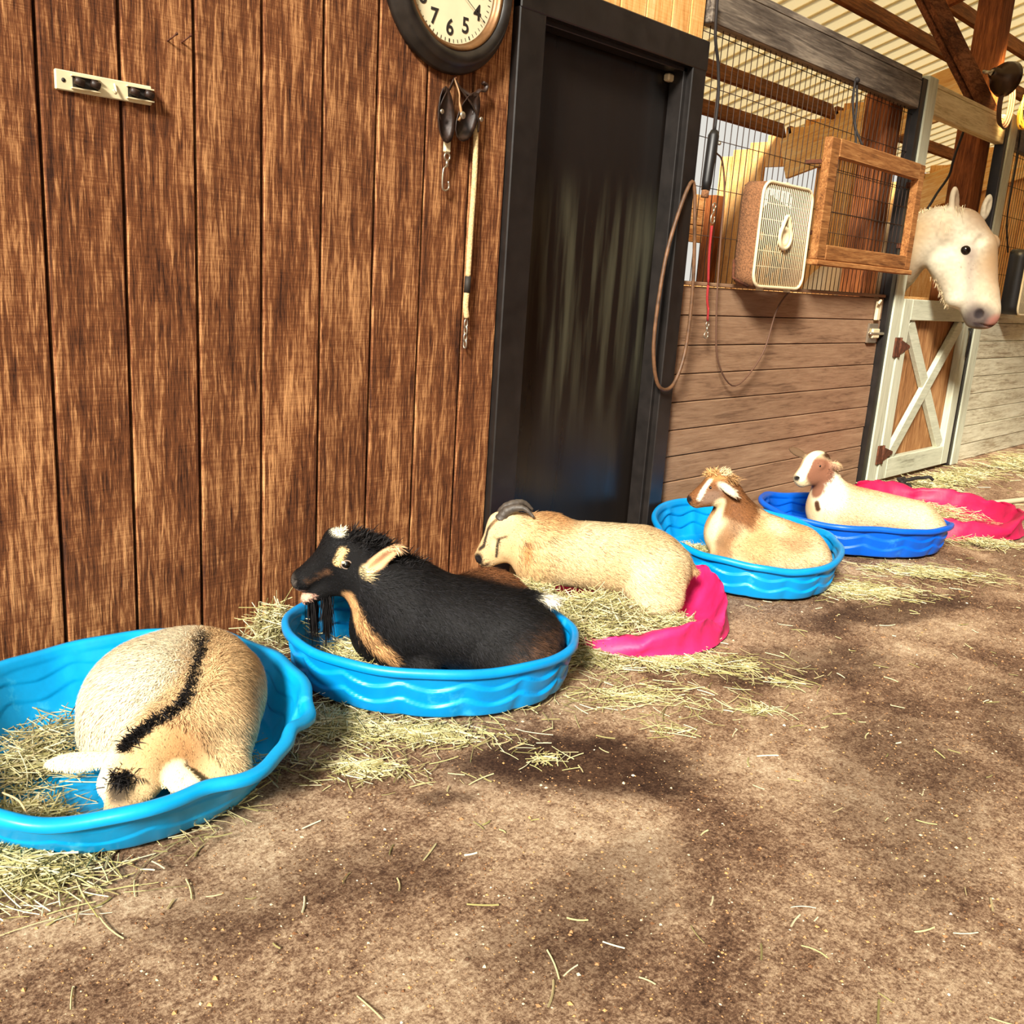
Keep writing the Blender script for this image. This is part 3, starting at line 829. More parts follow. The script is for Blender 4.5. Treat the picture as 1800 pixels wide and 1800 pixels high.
for hnum in range(1, 13):
    a = math.radians(30 * hnum)
    cu = bpy.data.curves.new('numeral', 'FONT')
    cu.body = str(hnum); cu.size = 0.066; cu.align_x = 'CENTER'; cu.align_y = 'CENTER'; cu.extrude = 0.0006; cu.offset = 0.0010
    cu.materials.append(MAT['ink'])
    tmp_ = bpy.data.objects.new('tmp', cu); col.objects.link(tmp_)
    bpy.context.view_layer.update()
    nm_ = bpy.data.meshes.new_from_object(tmp_.evaluated_get(bpy.context.evaluated_depsgraph_get()))
    bpy.data.objects.remove(tmp_); bpy.data.curves.remove(cu)
    link('numeral', nm_, dial, (0.133 * math.sin(a), -0.0188, 0.133 * math.cos(a)), (math.radians(90), 0, 0))
tk = MB()
for i in range(60):
    a = math.radians(6 * i); w = 0.0022 if i % 5 == 0 else 0.0009
    mt = Matrix.Rotation(a, 4, 'Y') @ Matrix.Translation((0, -0.0185, 0.170))
    tk.box(-w, w, -0.0006, 0.0006, -0.006, 0.004, 0, mt)
tk.build('minute_marks', MAT['ink'], dial)['kind'] = 'stuff'
def hand(ang_deg, L, w, yy, back=0.03):
    mt = Matrix.Rotation(math.radians(ang_deg), 4, 'Y')
    return MB().box(-w, w, yy - 0.001, yy, -back, L, 0, mt).build('hand', MAT['ink'], ck)
hand(-40, 0.085, 0.005, -0.022); hand(20, 0.13, 0.0035, -0.024); hand(122, 0.158, 0.0009, -0.026, 0.04)
MB().lathe([(0.0, 0.03), (0.007, 0.03), (0.007, 0.018)], 16, RX).build('hub', MAT['ink'], ck)

# ------------------------------------------------------------------ tool holder and nails on the boards
th = empty('tool_holder', (1.094, 0.0, 1.552)); tag(th, 'white strip tool holder with two grips on the upper left boards', 'tool holder')
MB().box(-0.118, 0.118, -0.010, 0.0, -0.0225, 0.0225, 0.002).build('plate', MAT['strip'], th)
for cx in (-0.045, 0.090):
    gq = MB().box(cx - 0.034, cx + 0.026, -0.013, -0.010, -0.013, 0.013).build('grip', MAT['ink'], th)
    for dx in (-0.022, 0.016):
        MB().tube([(cx + dx - 0.010, -0.021, 0.003), (cx + dx + 0.010, -0.021, -0.002)], 0.009, 10).build('roller', MAT['leather'], gq)
    MB().box(cx - 0.038, cx + 0.030, -0.020, -0.010, 0.012, 0.015).box(cx - 0.038, cx + 0.030, -0.020, -0.010, -0.016, -0.013).build('bracket', MAT['strip'], th)
MB().tube(curve_pts([(0.022, -0.012, 0.012), (0.022, -0.02, -0.005), (0.016, -0.03, -0.012), (0.010, -0.03, -0.004)], 12), 0.003, 6).build('hook', MAT['strip'], th)
MB().lathe([(0.0, 0.002), (0.005, 0.001), (0.005, 0)], 10, Matrix.Translation((-0.100, -0.010, 0.0)) @ RX).build('screw', MAT['ink'], th)
for (x, z, nm) in ((1.262, 1.690, 'left'), (1.300, 1.694, 'right')):
    n_ = MB().tube([(x, 0.004, z), (x + 0.003, -0.016, z + 0.007), (x + 0.010, -0.028, z + 0.016)], 0.0022, 6).ball((x + 0.0105, -0.029, z + 0.017), 0.0040, 8, 6)
    tag(n_.build('nail', MAT['rust']), 'bent rusty nail at upper left, ' + ('nearer the tool holder' if nm == 'left' else 'nearer the third board seam'), 'nail', 'bent nails in the boards')

# ------------------------------------------------------------------ leather gear and rope hanging under the clock
bd = empty('harness_blinkers', (2.225, 0.0, 1.765)); tag(bd, 'dark leather blinkers and straps hanging from a nail below the clock', 'harness')
MB().tube([(0, 0.004, 0), (0, -0.03, 0.006)], 0.003, 6).build('nail', MAT['rust'], bd)
def cup(cx, cz, a, b_, tilt, yy):
    V = []; F = []; n = 16; m = 5
    R_ = Matrix.Rotation(math.radians(tilt), 4, 'Y')
    for side in (0, 1):
        for i in range(m + 1):
            t = i / m
            for k_ in range(n):
                an = 2 * math.pi * k_ / n
                p = R_ @ Vector((a * t * math.cos(an), 0, b_ * t * math.sin(an) * (1.0 + 0.15 * math.sin(an))))
                V.append((cx + p.x, yy - 0.028 * (1 - t * t) * 0 - 0.03 * t * t + (0.004 if side else 0), cz + p.z))
    h = (m + 1) * n
    for side in (0, 1):
        for i in range(m):
            for k_ in range(n):
                l_ = (k_ + 1) % n
                q = [side * h + i * n + k_, side * h + i * n + l_, side * h + (i + 1) * n + l_, side * h + (i + 1) * n + k_]
                F.append(tuple(q if side == 0 else q[::-1]))
    for k_ in range(n):
        l_ = (k_ + 1) % n
        F.append((m * n + k_, m * n + l_, h + m * n + l_, h + m * n + k_))
    o = MB(); o.add(V, F, True)
    return o.build('blinker', MAT['leather'], bd)
cup(-0.042, -0.125, 0.034, 0.085, -6, -0.010); cup(0.044, -0.115, 0.042, 0.085, 24, -0.014)
MB().tube(curve_pts([(0.0, -0.02, 0.004), (-0.02, -0.022, -0.03), (-0.045, -0.03, -0.055), (-0.066, -0.03, -0.10), (-0.06, -0.03, -0.13)], 18), 0.010, 8, flat=0.3).build('strap', MAT['leather'], bd)
MB().tube(curve_pts([(0.0, -0.02, 0.004), (0.006, -0.04, -0.04), (0.0, -0.05, -0.07), (0.006, -0.055, -0.105), (0.0, -0.05, -0.125)], 18), [0.009] * 9 + [0.014] * 8, 8, flat=0.35).build('strap', plain('tan_leather', S(150, 112, 72), 0.5, 0, 0.3, 40), bd)
MB().tube(curve_pts([(0.0, -0.02, 0.004), (0.03, -0.03, -0.03), (0.07, -0.04, -0.07), (0.098, -0.04, -0.11), (0.108, -0.03, -0.14)], 18), 0.010, 8, flat=0.35).build('strap', MAT['leather'], bd)
MB().tube(curve_pts([(0.04, -0.01, -0.02), (0.075, -0.03, -0.035), (0.10, -0.035, -0.015), (0.125, -0.03, -0.012), (0.135, -0.03, 0.006), (0.118, -0.028, 0.012)], 24), 0.009, 8, flat=0.5).build('strap', MAT['leather'], bd)
MB().tube(curve_pts([(0.07, -0.01, -0.03), (0.10, -0.02, -0.06), (0.085, -0.025, -0.09), (0.115, -0.02, -0.12)], 18), 0.008, 8, flat=0.5).build('strap', MAT['leather'], bd)
for (x, y, z, r) in ((0.002, -0.066, -0.108, 0.012), (-0.062, -0.038, -0.105, 0.008), (0.100, -0.05, -0.105, 0.008)):
    MB().ball((x, y, z), (r, r * .5, r), 14, 8).build('stud', MAT['steel'], bd)
MB().box(-0.030, -0.006, -0.026, -0.012, -0.222, -0.172, 0.003).build('tab', MAT['strip'], bd)
snap(bd, (-0.016, -0.02, -0.235), 0.105, 0.0032)

rp = empty('lead_rope', (2.330, 0.0, 1.655)); tag(rp, 'beige lead rope hanging straight down the boards left of the door', 'rope')
rm = MB()
pth = curve_pts([(0.0, -0.020, 0.0), (0.004, -0.022, -0.15), (0.0, -0.022, -0.35), (-0.002, -0.022, -0.50)], 60)
rm.tube(pth, 0.0095, 10); rm.build('rope', MAT['rope'], rp)
MB().tube([(-0.002, -0.022, -0.50), (-0.004, -0.022, -0.555)], 0.0115, 10).build('whipping', MAT['ink'], rp)
MB().tube(curve_pts([(-0.004, -0.022, -0.555), (-0.006, -0.022, -0.60), (0.002, -0.022, -0.64)], 14), 0.010, 10).build('rope', MAT['rope'], rp)
for i, zc in enumerate((-0.660, -0.684, -0.708, -0.730)):
    pr_ = [(0.0 + (0.007 * math.cos(a) if i % 2 == 0 else 0), -0.022 + (0.007 * math.cos(a) if i % 2 else 0), zc + 0.016 * math.sin(a)) for a in np.linspace(0, 2 * math.pi, 15)[:-1]]
    MB().tube(pr_, 0.0028, 6, True).build('chain_link', MAT['steel'], rp)

# ------------------------------------------------------------------ clamp lamp and cord coil on the tall post
lp = empty('clamp_lamp', (6.98, -0.05, 2.60)); tag(lp, 'bronze dome clamp lamp lit on the post at upper right', 'lamp')
ax = Vector((0.80, -0.30, -0.12)).normalized()
mt = ax.to_track_quat('Z', 'Y').to_matrix().to_4x4()
MB().lathe([(0.02, -0.13), (0.035, -0.12), (0.04, -0.08), (0.075, -0.055), (0.10, -0.02), (0.112, 0.02), (0.109, 0.02), (0.097, -0.018), (0.072, -0.05), (0.03, -0.07)], 28, mt).build('reflector', MAT['bronze'], lp)
em, n_, l_, b_ = new_mat('lit_bulb')
b_.inputs['Base Color'].default_value = (1, 0.9, 0.6, 1)
b_.inputs['Emission Color'].default_value = (1, 0.78, 0.38, 1); b_.inputs['Emission Strength'].default_value = 30
MB().ball(tuple(ax * 0.0), 0.032, 14, 10).build('bulb', em, lp)
MB().tube([tuple(ax * -0.13), tuple(ax * -0.16 + Vector((0, 0.03, 0))), (-0.06, 0.08, 0.02)], 0.012, 8).build('clamp', MAT['steel'], lp)
ll = bpy.data.lights.new('lamp_light', 'SPOT'); ll.energy = 130; ll.color = (1, 0.72, 0.34); ll.shadow_soft_size = 0.03
ll.spot_size = math.radians(150); ll.spot_blend = 0.5
lo = bpy.data.objects.new('lamp_light', ll); lo.parent = lp; lo.location = ax * 0.04; lo.rotation_euler = (-ax).to_track_quat('Z', 'Y').to_euler(); col.objects.link(lo)
cc = MB()
for i in range(5):
    r0 = 0.10 + 0.018 * random.random(); pts = []
    for k_ in range(24):
        a = 2 * math.pi * k_ / 24
        pts.append((0.8 * r0 * math.cos(a) + random.uniform(-.004, .004) + 0.02 * random.random(), -0.05 - 0.012 * i + 0.01 * math.sin(a * 2 + i), -0.02 + 1.2 * r0 * math.sin(a) + random.uniform(-.004, .004)))
    cc.tube(pts, 0.007, 6, True)
co = cc.build('cord_coil', MAT['yellow_cord'], None, (7.40, -0.01, 2.50)); tag(co, 'yellow extension cord coiled on the post at upper right', 'cord')
c2 = MB()
for i in range(3):
    c2.tube([((0.10 + .008 * i) * math.cos(a), -0.02 - .012 * i, (0.13 + .01 * i) * math.sin(a)) for a in np.linspace(0, 2 * math.pi, 25)[:-1]], 0.007, 6, True)
tag(c2.build('cord_coil', MAT['brown_cord'], None, (7.08, -0.015, 2.46)), 'brown cord coil hanging under the clamp lamp', 'cord')


# ------------------------------------------------------------------ tubs and fabric pools
C45 = math.sqrt(0.5)
YAW = math.radians(-45)      # local x: along the row towards the aisle, local y: towards the wall


def smooth01(x): x = np.clip(x, 0, 1); return x * x * (3 - 2 * x)


def angdiff(a, b): return (a - b + np.pi) % (2 * np.pi) - np.pi


def tub(name, label, loc, a, b, h, mat, flare=0.055, N=15, phase=0.0, dents=(), tilt=(0, 0), front=1.0, lip=0.014, seed=1, crumple=0.004, yaw=YAW, relief=1.0):
    """moulded plastic pool: base, scalloped wall, rolled lip. dents: (angle deg, width deg, dr, dz) of the rim"""
    r_ = np.random.default_rng(seed)
    n = 192
    th = np.linspace(0, 2 * np.pi, n, endpoint=False)
    rx = a * np.cos(th); ry = b * np.sin(th); ry = np.where(ry < 0, ry * front, ry)
    dr = np.zeros(n); dz = np.zeros(n)
    for (ad, w, r1, z1) in dents:
        g_ = np.exp(-(angdiff(th, math.radians(ad)) / math.radians(w)) ** 2)
        dr += r1 * g_; dz += z1 * g_
    for k_ in range(4, 15):
        dr += crumple * r_.normal() * np.cos(k_ * th + r_.uniform(0, 6.28)) / math.sqrt(k_) * 1.2
        dz += crumple * 0.7 * r_.normal() * np.cos(k_ * th + r_.uniform(0, 6.28)) / math.sqrt(k_)
    rad = np.hypot(rx, ry); ux, uy = rx / rad, ry / rad
    rimz = h + dz + tilt[0] * ux + tilt[1] * uy
    rows = []
    for t in np.linspace(0, 1, 5)[:-1]:                      # floor
        rr = (rad - flare + dr * 0.2) * t
        rows.append(np.c_[ux * rr, uy * rr, np.full(n, 0.006)])
    u = (N * th / (2 * np.pi) + phase) % 1.0
    u2 = (N * th / (2 * np.pi) + phase + 0.5) % 1.0
    wave1 = 0.30 + 0.16 * np.abs(2 * u - 1) ** 1.4
    wave2 = 0.62 + 0.14 * np.abs(2 * u - 1) ** 1.4
    bul = 0.010 * (1 - (2 * u - 1) ** 4)
    for sft in np.linspace(0, 1, 44):
        base = rad - flare + dr * 0.2
        top = rad + dr
        rr = base + (top - base) * (sft ** 0.85)
        step = 0.010 * smooth01((wave1 - sft) / 0.035) + 0.010 * smooth01((wave2 - sft) / 0.035)
        rel = relief * (step + bul * smooth01((0.93 - sft) / 0.1)) * smooth01(sft / 0.06)
        rr = rr + rel
        z = 0.006 + (rimz - 0.006) * sft
        rows.append(np.c_[ux * rr, uy * rr, z])
    for (o_, dz_) in ((0.003, 0.004), (0.008, 0.005), (lip, 0.003), (lip + 0.003, -0.003), (lip + 0.003, -0.012), (lip - 0.002, -0.016)):
        rr = rad + dr + o_
        rows.append(np.c_[ux * rr, uy * rr, rimz + dz_])
    V = np.concatenate(rows)
    m = len(rows)
    i = np.arange(m - 1)[:, None] * n; k_ = np.arange(n)[None, :]; l_ = (k_ + 1) % n
    Q = np.stack([i + k_, i + l_, i + n + l_, i + n + k_], -1).reshape(-1, 4)
    Q = Q[n:] if False else Q
    me = np_mesh(name, V, [Q], mat)
    o = link(name, me, None, (loc[0], loc[1], 0.004), (0, 0, yaw))
    sd = o.modifiers.new('wall', 'SOLIDIFY'); sd.thickness = 0.003; sd.offset = -1
    return tag(o, label, 'tub', 'blue plastic tubs in the row')


def fabric_pool(name, label, loc, a, b, h, mat, seed=1, yaw=YAW, dents=()):
    r_ = np.random.default_rng(seed)
    n = 160
    th = np.linspace(0, 2 * np.pi, n, endpoint=False)
    ph = [r_.uniform(0, 6.28) for _ in range(36)]
    def wr(t, k0): return sum(np.cos(k * th + ph[k] + t * k0) / math.sqrt(k) for k in (3, 5, 8, 13, 21, 34))
    dr = np.zeros(n); dz = np.zeros(n)
    for (ad, w, r1, z1) in dents:
        g_ = np.exp(-(angdiff(th, math.radians(ad)) / math.radians(w)) ** 2); dr += r1 * g_; dz += z1 * g_
    hz = np.maximum(0.02, h * (1 + 0.16 * wr(0, 0)) + dz)
    prof = [(0.0, 0.0), (0.3, 0.0), (0.6, 0.0), (0.84, 0.004), (0.90, 0.20), (0.925, 0.5), (0.945, 0.8), (0.965, 0.97), (0.985, 1.0), (1.0, 0.93), (1.012, 0.7), (1.02, 0.4), (1.03, 0.15), (1.045, 0.02)]
    rows = []
    for q, (pr, pz) in enumerate(prof):
        k = pr * (1 + (0.040 * wr(q * .5, 1.9) * min(1, pz + .2) if pr > 0.8 else 0)) + (dr * (pr > .8))
        rows.append(np.c_[a * k * np.cos(th), b * k * np.sin(th), 0.006 + hz * pz])
    V = np.concatenate(rows); m = len(rows)
    i = np.arange(m - 1)[:, None] * n; k_ = np.arange(n)[None, :]; l_ = (k_ + 1) % n
    Q = np.stack([i + k_, i + l_, i + n + l_, i + n + k_], -1).reshape(-1, 4)
    o = link(name, np_mesh(name, V, [Q], mat), None, (loc[0], loc[1], 0.002), (0, 0, yaw))
    return tag(o, label, 'pool', 'pink fabric pools')


tub('plastic_tub', 'large dented cyan tub nearest the camera holding the curled cream goat', (0.88, -0.49), 0.395, 0.44, 0.145, MAT['tub_cyan'], 0.082, 13, 0.2, relief=0.35,
    dents=((-80, 30, 0.0, -0.010), (-45, 6, -0.012, 0.0), (-30, 10, 0.010, -0.006), (-8, 5, -0.016, 0.008), (5, 6, 0.014, -0.006), (200, 20, 0.0, -0.01), (90, 40, 0, 0.012)), seed=3, crumple=0.004, lip=0.020)
tub('plastic_tub', 'sky blue scalloped tub holding the black and tan goat', (1.78, -0.53), 0.415, 0.335, 0.155, MAT['tub_sky'], 0.055, 15, 0.1, seed=5, crumple=0.002)
tub('plastic_tub', 'bright blue tub holding the brown necked goat beside the door frame', (3.59, -0.50), 0.375, 0.48, 0.155, MAT['tub_sky'], 0.055, 15, 0.4, seed=8, crumple=0.003,
    dents=((120, 40, 0.02, 0.03), (-75, 30, 0, -0.015)))
tub('plastic_tub', 'royal blue squashed tub holding the goat with a white blaze', (4.44, -0.61), 0.425, 0.40, 0.150, MAT['tub_royal'], 0.06, 13, 0.6, seed=11, crumple=0.004,
    dents=((165, 30, 0.03, 0.03), (-95, 38, -0.02, 0.0), (0, 18, 0.02, -0.02)), front=0.78)
fabric_pool('fabric_pool', 'slumped pink fabric pool under the horned cream goat', (2.665, -0.535), 0.385, 0.41, 0.105, MAT['pink'], 2, dents=((200, 45, -0.02, -0.09), (252, 18, 0.0, -0.05), (-35, 12, 0.0, -0.03), (20, 14, 0.02, 0.03), (60, 30, 0, 0.03)))
fabric_pool('fabric_pool', 'magenta fabric pool at the far end behind the royal blue tub', (5.32, -0.62), 0.47, 0.46, 0.10, MAT['pink_dark'], 4)
tw = MB().tube(curve_pts([(0.555, -0.66, 0.13), (0.565, -0.72, 0.135), (0.575, -0.745, 0.10), (0.60, -0.74, 0.05), (0.63, -0.745, 0.012), (0.68, -0.76, 0.006)], 30), 0.0022, 5)
tag(tw.build('twine', MAT['rope']), 'thin twine hanging over the front lip of the large cyan tub', 'twine')


# ------------------------------------------------------------------ organic bodies from blended distance fields
def nets(F, org, h):
    s = F < 0
    c = np.zeros(tuple(d - 1 for d in F.shape), np.int8)
    for i in (0, 1):
        for j in (0, 1):
            for k in (0, 1):
                c += s[i:F.shape[0] - 1 + i, j:F.shape[1] - 1 + j, k:F.shape[2] - 1 + k]
    act = (c > 0) & (c < 8)
    I = np.argwhere(act)
    idx = np.full(act.shape, -1, np.int64); idx[act] = np.arange(len(I))
    pos = np.zeros((len(I), 3)); cnt = np.zeros(len(I))
    cor = [(i, j, k) for i in (0, 1) for j in (0, 1) for k in (0, 1)]
    fv = {q: F[I[:, 0] + q[0], I[:, 1] + q[1], I[:, 2] + q[2]] for q in cor}
    for q in cor:
        for ax in range(3):
            if q[ax] == 0:
                p = list(q); p[ax] = 1; p = tuple(p)
                fa, fb = fv[q], fv[p]
                cr = (fa < 0) != (fb < 0)
                t = np.where(cr, fa / np.where(cr, fa - fb, 1), 0)
                w = np.array(q, float)[None, :].repeat(len(I), 0); w[:, ax] += t
                pos += w * cr[:, None]; cnt += cr
    V = org + h * (I + pos / cnt[:, None])
    quads = []
    for ax in range(3):
        b, d = [(1, 2), (2, 0), (0, 1)][ax]
        sl0 = [slice(None)] * 3; sl1 = [slice(None)] * 3
        sl0[ax] = slice(0, -1); sl1[ax] = slice(1, None)
        A, B = s[tuple(sl0)], s[tuple(sl1)]
        E = np.argwhere(A != B)
        E = E[(E[:, b] > 0) & (E[:, d] > 0) & (E[:, b] < F.shape[b] - 1) & (E[:, d] < F.shape[d] - 1)]
        flip = A[E[:, 0], E[:, 1], E[:, 2]]
        def cell(ob, od):
            q = E.copy(); q[:, b] += ob; q[:, d] += od
            return idx[q[:, 0], q[:, 1], q[:, 2]]
        Q = np.stack([cell(-1, -1), cell(0, -1), cell(0, 0), cell(-1, 0)], -1)
        Q = np.where(flip[:, None], Q, Q[:, ::-1])
        quads.append(Q)
    return V, np.concatenate(quads)


def vnoise(P, scale, seed=0):
    q = P * scale + seed * 13.7
    i = np.floor(q).astype(np.int64); f = q - i; f = f * f * (3 - 2 * f)
    def hsh(a, b, c):
        x = (a * 374761393 + b * 668265263 + c * 2147483647 + seed * 974711) & 0x7fffffff
        x = ((x ^ (x >> 13)) * 1274126177) & 0x7fffffff
        return ((x ^ (x >> 16)) & 0xffff) / 65535.0
    out = 0
    for a in (0, 1):
        for b in (0, 1):
            for c in (0, 1):
                w = (f[:, 0] if a else 1 - f[:, 0]) * (f[:, 1] if b else 1 - f[:, 1]) * (f[:, 2] if c else 1 - f[:, 2])
                out = out + w * hsh(i[:, 0] + a, i[:, 1] + b, i[:, 2] + c)
    return out


def frame_of(d, up=(0, 0, 1)):
    d = np.array(d, float); d /= np.linalg.norm(d)
    u = np.array(up, float); u -= d * (u @ d)
    if np.linalg.norm(u) < 1e-4: u = np.array((1.0, 0, 0)) - d * d[0]
    u /= np.linalg.norm(u)
    return np.stack([d, np.cross(u, d), u])         # rows: long axis, side, up


def sdf(prims, h, pad=0.03):
    """prims: ('c', p1, r1, p2, r2, k) tapered capsule, ('e', centre, (a,b,c), dir, up, k) ellipsoid; leading '-' carves"""
    lo = np.full(3, 9.0); hi = np.full(3, -9.0)
    def bb(p):
        if p[0][-1] == 'c':
            a, b = np.array(p[1], float), np.array(p[3], float); r = max(p[2], p[4])
            return np.minimum(a, b) - r, np.maximum(a, b) + r
        r = max(p[2]); return np.array(p[1], float) - r, np.array(p[1], float) + r
    for p in prims:
        if p[0][0] != '-':
            a, b = bb(p); lo = np.minimum(lo, a); hi = np.maximum(hi, b)
    lo -= pad; hi += pad
    sh = np.ceil((hi - lo) / h).astype(int) + 1
    F = np.full(sh, 0.3, np.float32)
    gx = [lo[i] + h * np.arange(sh[i]) for i in range(3)]
    for p in prims:
        k = p[-1]
        a, b = bb(p)
        m = k + 0.02 + 2 * h
        s0 = np.maximum(0, np.floor((a - m - lo) / h).astype(int)); s1 = np.minimum(sh, np.ceil((b + m - lo) / h).astype(int) + 1)
        if (s1 <= s0).any(): continue
        X, Y, Z = np.meshgrid(gx[0][s0[0]:s1[0]], gx[1][s0[1]:s1[1]], gx[2][s0[2]:s1[2]], indexing='ij', sparse=True)
        if p[0][-1] == 'c':
            A, B = np.array(p[1], float), np.array(p[3], float); ba = B - A; L2 = max(1e-9, ba @ ba)
            t = np.clip(((X - A[0]) * ba[0] + (Y - A[1]) * ba[1] + (Z - A[2]) * ba[2]) / L2, 0, 1)
            d = np.sqrt((X - A[0] - t * ba[0]) ** 2 + (Y - A[1] - t * ba[1]) ** 2 + (Z - A[2] - t * ba[2]) ** 2) - (p[2] + (p[4] - p[2]) * t)
        else:
            R_ = frame_of(p[3], p[4]); cx = p[1]; r = p[2]
            q = [((X - cx[0]) * R_[i][0] + (Y - cx[1]) * R_[i][1] + (Z - cx[2]) * R_[i][2]) for i in range(3)]
            k0 = np.sqrt(sum((q[i] / r[i]) ** 2 for i in range(3))); k1 = np.sqrt(sum((q[i] / r[i] ** 2) ** 2 for i in range(3)))
            d = k0 * (k0 - 1) / np.maximum(k1, 1e-6)
        v = F[s0[0]:s1[0], s0[1]:s1[1], s0[2]:s1[2]]
        if p[0][0] == '-':
            d = -d; hh = np.clip(0.5 - 0.5 * (v - d) / k, 0, 1) if k > 0 else (d > v)
            res = v + (d - v) * hh + k * hh * (1 - hh)
        else:
            hh = np.clip(0.5 + 0.5 * (v - d) / k, 0, 1)
            res = v + (d - v) * hh - k * hh * (1 - hh)
        F[s0[0]:s1[0], s0[1]:s1[1], s0[2]:s1[2]] = res
    return nets(F, lo, h)


def vert_normals(V, Q):
    n = np.cross(V[Q[:, 2]] - V[Q[:, 0]], V[Q[:, 3]] - V[Q[:, 1]])
    N = np.zeros_like(V)
    for i in range(4): np.add.at(N, Q[:, i], n)
    return N / np.maximum(1e-12, np.linalg.norm(N, axis=1))[:, None], np.linalg.norm(n, axis=1) * 0.5


def fur_mesh(V, Q, N, area, n, colfn, lenfn, flow, lift=0.35, width=0.0011, seed=0, jitter=0.25, cvar=0.16, dark=0.0, glint=None):
    r_ = np.random.default_rng(seed)
    f = r_.choice(len(Q), n, p=area / area.sum())
    u, v = r_.random((2, n, 1))
    q = Q[f]
    P = V[q[:, 0]] * (1 - u) * (1 - v) + V[q[:, 1]] * u * (1 - v) + V[q[:, 2]] * u * v + V[q[:, 3]] * (1 - u) * v
    nn = N[q[:, 0]] + N[q[:, 2]]; nn /= np.maximum(1e-9, np.linalg.norm(nn, axis=1))[:, None]
    fl = flow(P, nn) + r_.normal(0, jitter, (n, 3))
    fl -= nn * (fl * nn).sum(1)[:, None]
    fl /= np.maximum(1e-9, np.linalg.norm(fl, axis=1))[:, None]
    L = (lenfn(P) * r_.uniform(0.6, 1.25, n))[:, None]
    d1 = fl * (1 - lift * 0.4) + nn * lift
    d1 /= np.linalg.norm(d1, axis=1)[:, None]
    w = np.cross(nn, fl); w /= np.maximum(1e-9, np.linalg.norm(w, axis=1))[:, None]
    W = width * r_.uniform(0.7, 1.3, (n, 1))
    p0 = P - nn * 0.002
    p1 = p0 + d1 * L * 0.55
    p2 = p1 + (fl * 0.95 + nn * lift * 0.25) * L * 0.45
    VV = np.stack([p0 - w * W, p0 + w * W, p1 - w * W * .8, p1 + w * W * .8, p2], 1).reshape(-1, 3)
    b = (np.arange(n) * 5)[:, None]
    c = colfn(P, nn) * (1 + r_.normal(0, cvar, (n, 1)))
    if dark > 0: c = np.where(r_.random((n, 1)) < dark, c * 0.42, c)
    if glint is not None: c = np.where(r_.random((n, 1)) < 0.22, c + np.asarray(glint), c)  # coat sheen put into the colour of random lighter strands
    c = np.clip(c, 0, 1)
    C = np.repeat(c, 5, 0)
    return VV, [b + np.array([[0, 1, 3, 2]]), b + np.array([[2, 3, 4]])], C


def mixc(base, col_, m): return base + (np.asarray(col_)[None, :] - base) * m[:, None]


def ell(P, c, r, soft=0.35, d=None, up=(0, 0, 1)):
    """1 inside the ellipsoid, falling to 0 over soft"""
    q = P - np.array(c)
    if d is not None: q = q @ frame_of(d, up).T
    t = np.sqrt(((q / np.array(r)) ** 2).sum(1))
    return smooth01((1 + soft - t) / (2 * soft))


def seg(P, pts, r, soft=0.5):
    best = np.full(len(P), 9.0)
    pts = [np.array(p, float) for p in pts]
    for a, b in zip(pts[:-1], pts[1:]):
        ba = b - a; t = np.clip(((P - a) @ ba) / (ba @ ba), 0, 1)
        best = np.minimum(best, np.linalg.norm(P - a - t[:, None] * ba, axis=1))
    return smooth01((r * (1 + soft) - best) / (2 * r * soft))


def flow_from(fields, default=(1, 0, -0.6)):
    def fn(P, N):
        out = np.repeat(np.array(default, float)[None, :], len(P), 0)
        for (c, r, d) in fields:
            w = np.exp(-(((P - np.array(c)) / r) ** 2).sum(1) * 1.2)[:, None]
            out = out * (1 - w) + w * np.array(d, float) * 1.2
        return out
    return fn


def animal(kind, label, cat, group, anchor, prims, colfn, flow, lenfn, nfur, h=0.005, yaw=YAW, seed=0, lift=0.3, width=0.0011, z=0.0, cvar=0.16, dark=0.05, glint=None):
    root = empty(kind, (anchor[0], anchor[1], z), yaw); tag(root, label, cat, group)
    V, Q = sdf(prims, h)
    N, A = vert_normals(V, Q)
    body = link('body', np_mesh('body', V, [Q], MAT['hide'], True, np.clip(colfn(V, N), 0, 1)), root)
    FV, FF, FC = fur_mesh(V, Q, N, A, nfur, colfn, lenfn, flow, lift, width, seed, cvar=cvar, dark=dark, glint=glint)
    fo = link('fur', np_mesh('fur', FV, FF, MAT['fur'], False, FC), root); fo['kind'] = 'stuff'
    return root


def eye(root, c, r, gaze=None, mat='eye'):
    MB().ball(c, r, 16, 12).build('eye', MAT[mat], root)


CREAM = np.array(S(228, 204, 162)); TAN = np.array(S(206, 158, 104)); GOLD = np.array(S(216, 172, 112)); WHITE = np.array(S(238, 228, 200))
BLACK = np.array(S(20, 17, 17)); BROWN = np.array(S(116, 76, 46)); DBROWN = np.array(S(70, 42, 24)); PINK = np.array(S(222, 172, 146)); GREY = np.array(S(120, 108, 98))

